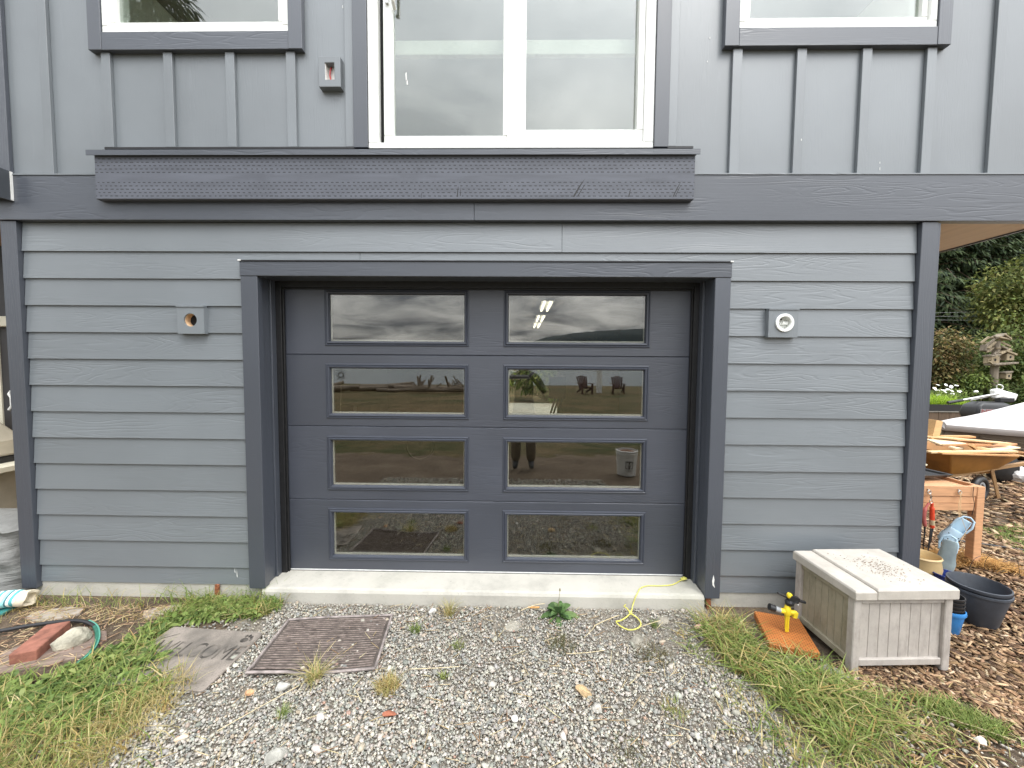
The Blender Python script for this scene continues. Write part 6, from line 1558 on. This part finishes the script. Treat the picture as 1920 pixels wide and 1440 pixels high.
for k in range(14):
    a = 2*math.pi*k/14; l_ = .145 if k % 2 else .12
    mb.cyl((.065*math.cos(a), 0, 1.36+.065*math.sin(a)), (l_*math.cos(a), 0, 1.36+l_*math.sin(a)), .008, .003, n=6)
mb.build('sun_disc', M['frame_dark'], su, smooth=True); MB().tube([(0, 0, 1.22), (0, 0, 1.0), (-.05, 0, 0)], .006, 6).build('stake', M['straw'], su, smooth=True)
bushy('shrub', 'green shrub mirrored at the right end of the right pane', 'shrub', (8.3, -18.5, 0), 1.6, .8, .02, 1.3, 2600, .08, .2, [(.10, .14, .03), (.14, .17, .05)], [3, 2], False, 16, seed=31)

# the person taking the picture, seen only in the panes
def skin_mesh(name, pts, edges, rad, m, parent=None, sub=2, root=0):
    me = bpy.data.meshes.new(name); me.from_pydata(pts, edges, []); o = bpy.data.objects.new(name, me); link(o, parent)
    o.modifiers.new('skin', 'SKIN')
    for i, r_ in enumerate(rad):
        sv = me.skin_vertices[0].data[i]; sv.radius = (r_, r_) if not isinstance(r_, tuple) else r_; sv.use_root = (i == root)
    o.modifiers[0].use_smooth_shade = True
    s_ = o.modifiers.new('u', 'SUBSURF'); s_.levels = sub; s_.render_levels = sub
    me.materials.append(m); return o
M['trouser'] = mat('brown_trousers', (.13, .095, .06), .9, .2, 20, bmp=.3)
M['jacket'] = mat('dark_jacket', (.045, .045, .05), .9, .2, 20, bmp=.3)
M['skin'] = mat('skin', (.50, .32, .24), .5, .06, 20, bmp=.05)
pe = thing('person', 'person in brown trousers and dark jacket holding up a phone', 'person', (.09, -2.98, 0))
pts = [(0, 0, .92), (0, 0, 1.12), (0, -.01, 1.32), (0, 0, 1.46), (0, .01, 1.55),
       (-.10, 0, .84), (-.115, .02, .48), (-.12, -.01, .09), (-.13, .15, .04), (.10, 0, .84), (.115, .02, .48), (.12, -.01, .09), (.13, .15, .04),
       (-.19, 0, 1.42), (-.27, .02, 1.16), (-.12, .30, 1.50), (.19, 0, 1.42), (.33, .02, 1.18), (.06, .30, 1.50)]
edges = [(0,1),(1,2),(2,3),(3,4),(0,5),(5,6),(6,7),(7,8),(0,9),(9,10),(10,11),(11,12),(3,13),(13,14),(14,15),(3,16),(16,17),(17,18)]
rad = [(.16,.11),(.145,.10),(.17,.11),(.11,.09),.055,.095,.068,.05,.04,.095,.068,.05,.04,.065,.05,.035,.065,.05,.035]
skin_mesh('body', pts, edges, rad, M['jacket'], pe)
skin_mesh('trousers', [(0, 0, .90), (0, 0, 1.02), (-.10, 0, .78), (-.115, .02, .48), (-.12, 0, .10), (.10, 0, .78), (.115, .02, .48), (.12, 0, .10)], [(0,1),(0,2),(2,3),(3,4),(0,5),(5,6),(6,7)], [(.172,.128),(.165,.12),.105,.088,.078,.105,.088,.078], M['trouser'], pe)
hd_ = MB(); rr = []
for k in range(13):
    t = k/12; z = 1.53 + .24*t; w = .079*math.sin(math.pi*min(1, .12+t*.86))**.55
    rr.append([(w*.92*math.cos(a), w*1.08*math.sin(a) + .012 + (.018 if .42 < t < .58 and abs(a-math.pi/2) < .3 else 0), z) for a in [2*math.pi*i/20 for i in range(20)]])
hd_.loft(rr).obox((-.078, .0, 1.655), (.012, .03, .055)).obox((.078, .0, 1.655), (.012, .03, .055)).build('head', M['skin'], pe, smooth=True)
MB().lathe([(.0, .125), (.05, .115), (.085, .07), (.092, .02), (.090, -.06), (.075, -.02)], 20, (0, -.016, 1.665), sy=1.05, cap0=False, cap1=False).build('hair', M['frame_dark'], pe, smooth=True)
MB().box(-.034, -.022, .088, .093, 1.655, 1.665).box(.022, .034, .088, .093, 1.655, 1.665).build('eye', M['black'], pe)
MB().box(-.022, .022, .086, .091, 1.592, 1.598).build('mouth', M['dull_red'], pe)
for sx_ in (-1, 1):
    cx_ = -.13 if sx_ < 0 else .02; bx0 = cx_
    hp_, he, hr_ = [(bx0, .32, 1.53), (bx0, .365, 1.56)], [(0, 1)], [(.030, .018), (.036, .018)]
    for k, (dz, ln) in enumerate(((.045, .060), (.022, .068), (.0, .066), (-.022, .055))):
        b0 = len(hp_); s0 = (bx0 - sx_*.006*(1 if k else 0), .378, 1.57 + dz*.8)
        hp_ += [s0, (bx0 + sx_*.010, .400, 1.575 + dz), (bx0 - sx_*.022, .408, 1.578 + dz*.9)]; he += [(1, b0), (b0, b0+1), (b0+1, b0+2)]; hr_ += [.009, .0085, .0075]
    b0 = len(hp_); hp_ += [(bx0 - sx_*.02, .345, 1.575), (bx0 - sx_*.035, .350, 1.60)]; he += [(0, b0), (b0, b0+1)]; hr_ += [.010, .0085]
    skin_mesh('hand', hp_, he, hr_, M['skin'], pe)
ph = thing('phone', 'black phone held up in front of the person', 'phone', (0.035, -2.60, 1.575))
MB().box(-.078, .078, -.0045, .0045, -.036, .036).build('phone_body', M['black'], ph, bevel=.004, seg=2)
MB().lathe([(.009, 0), (.009, .002)], 14).build('lens', M['glass_up'], ph, loc=(-.05, .0046, .02), rot=(R(-90), 0, 0))
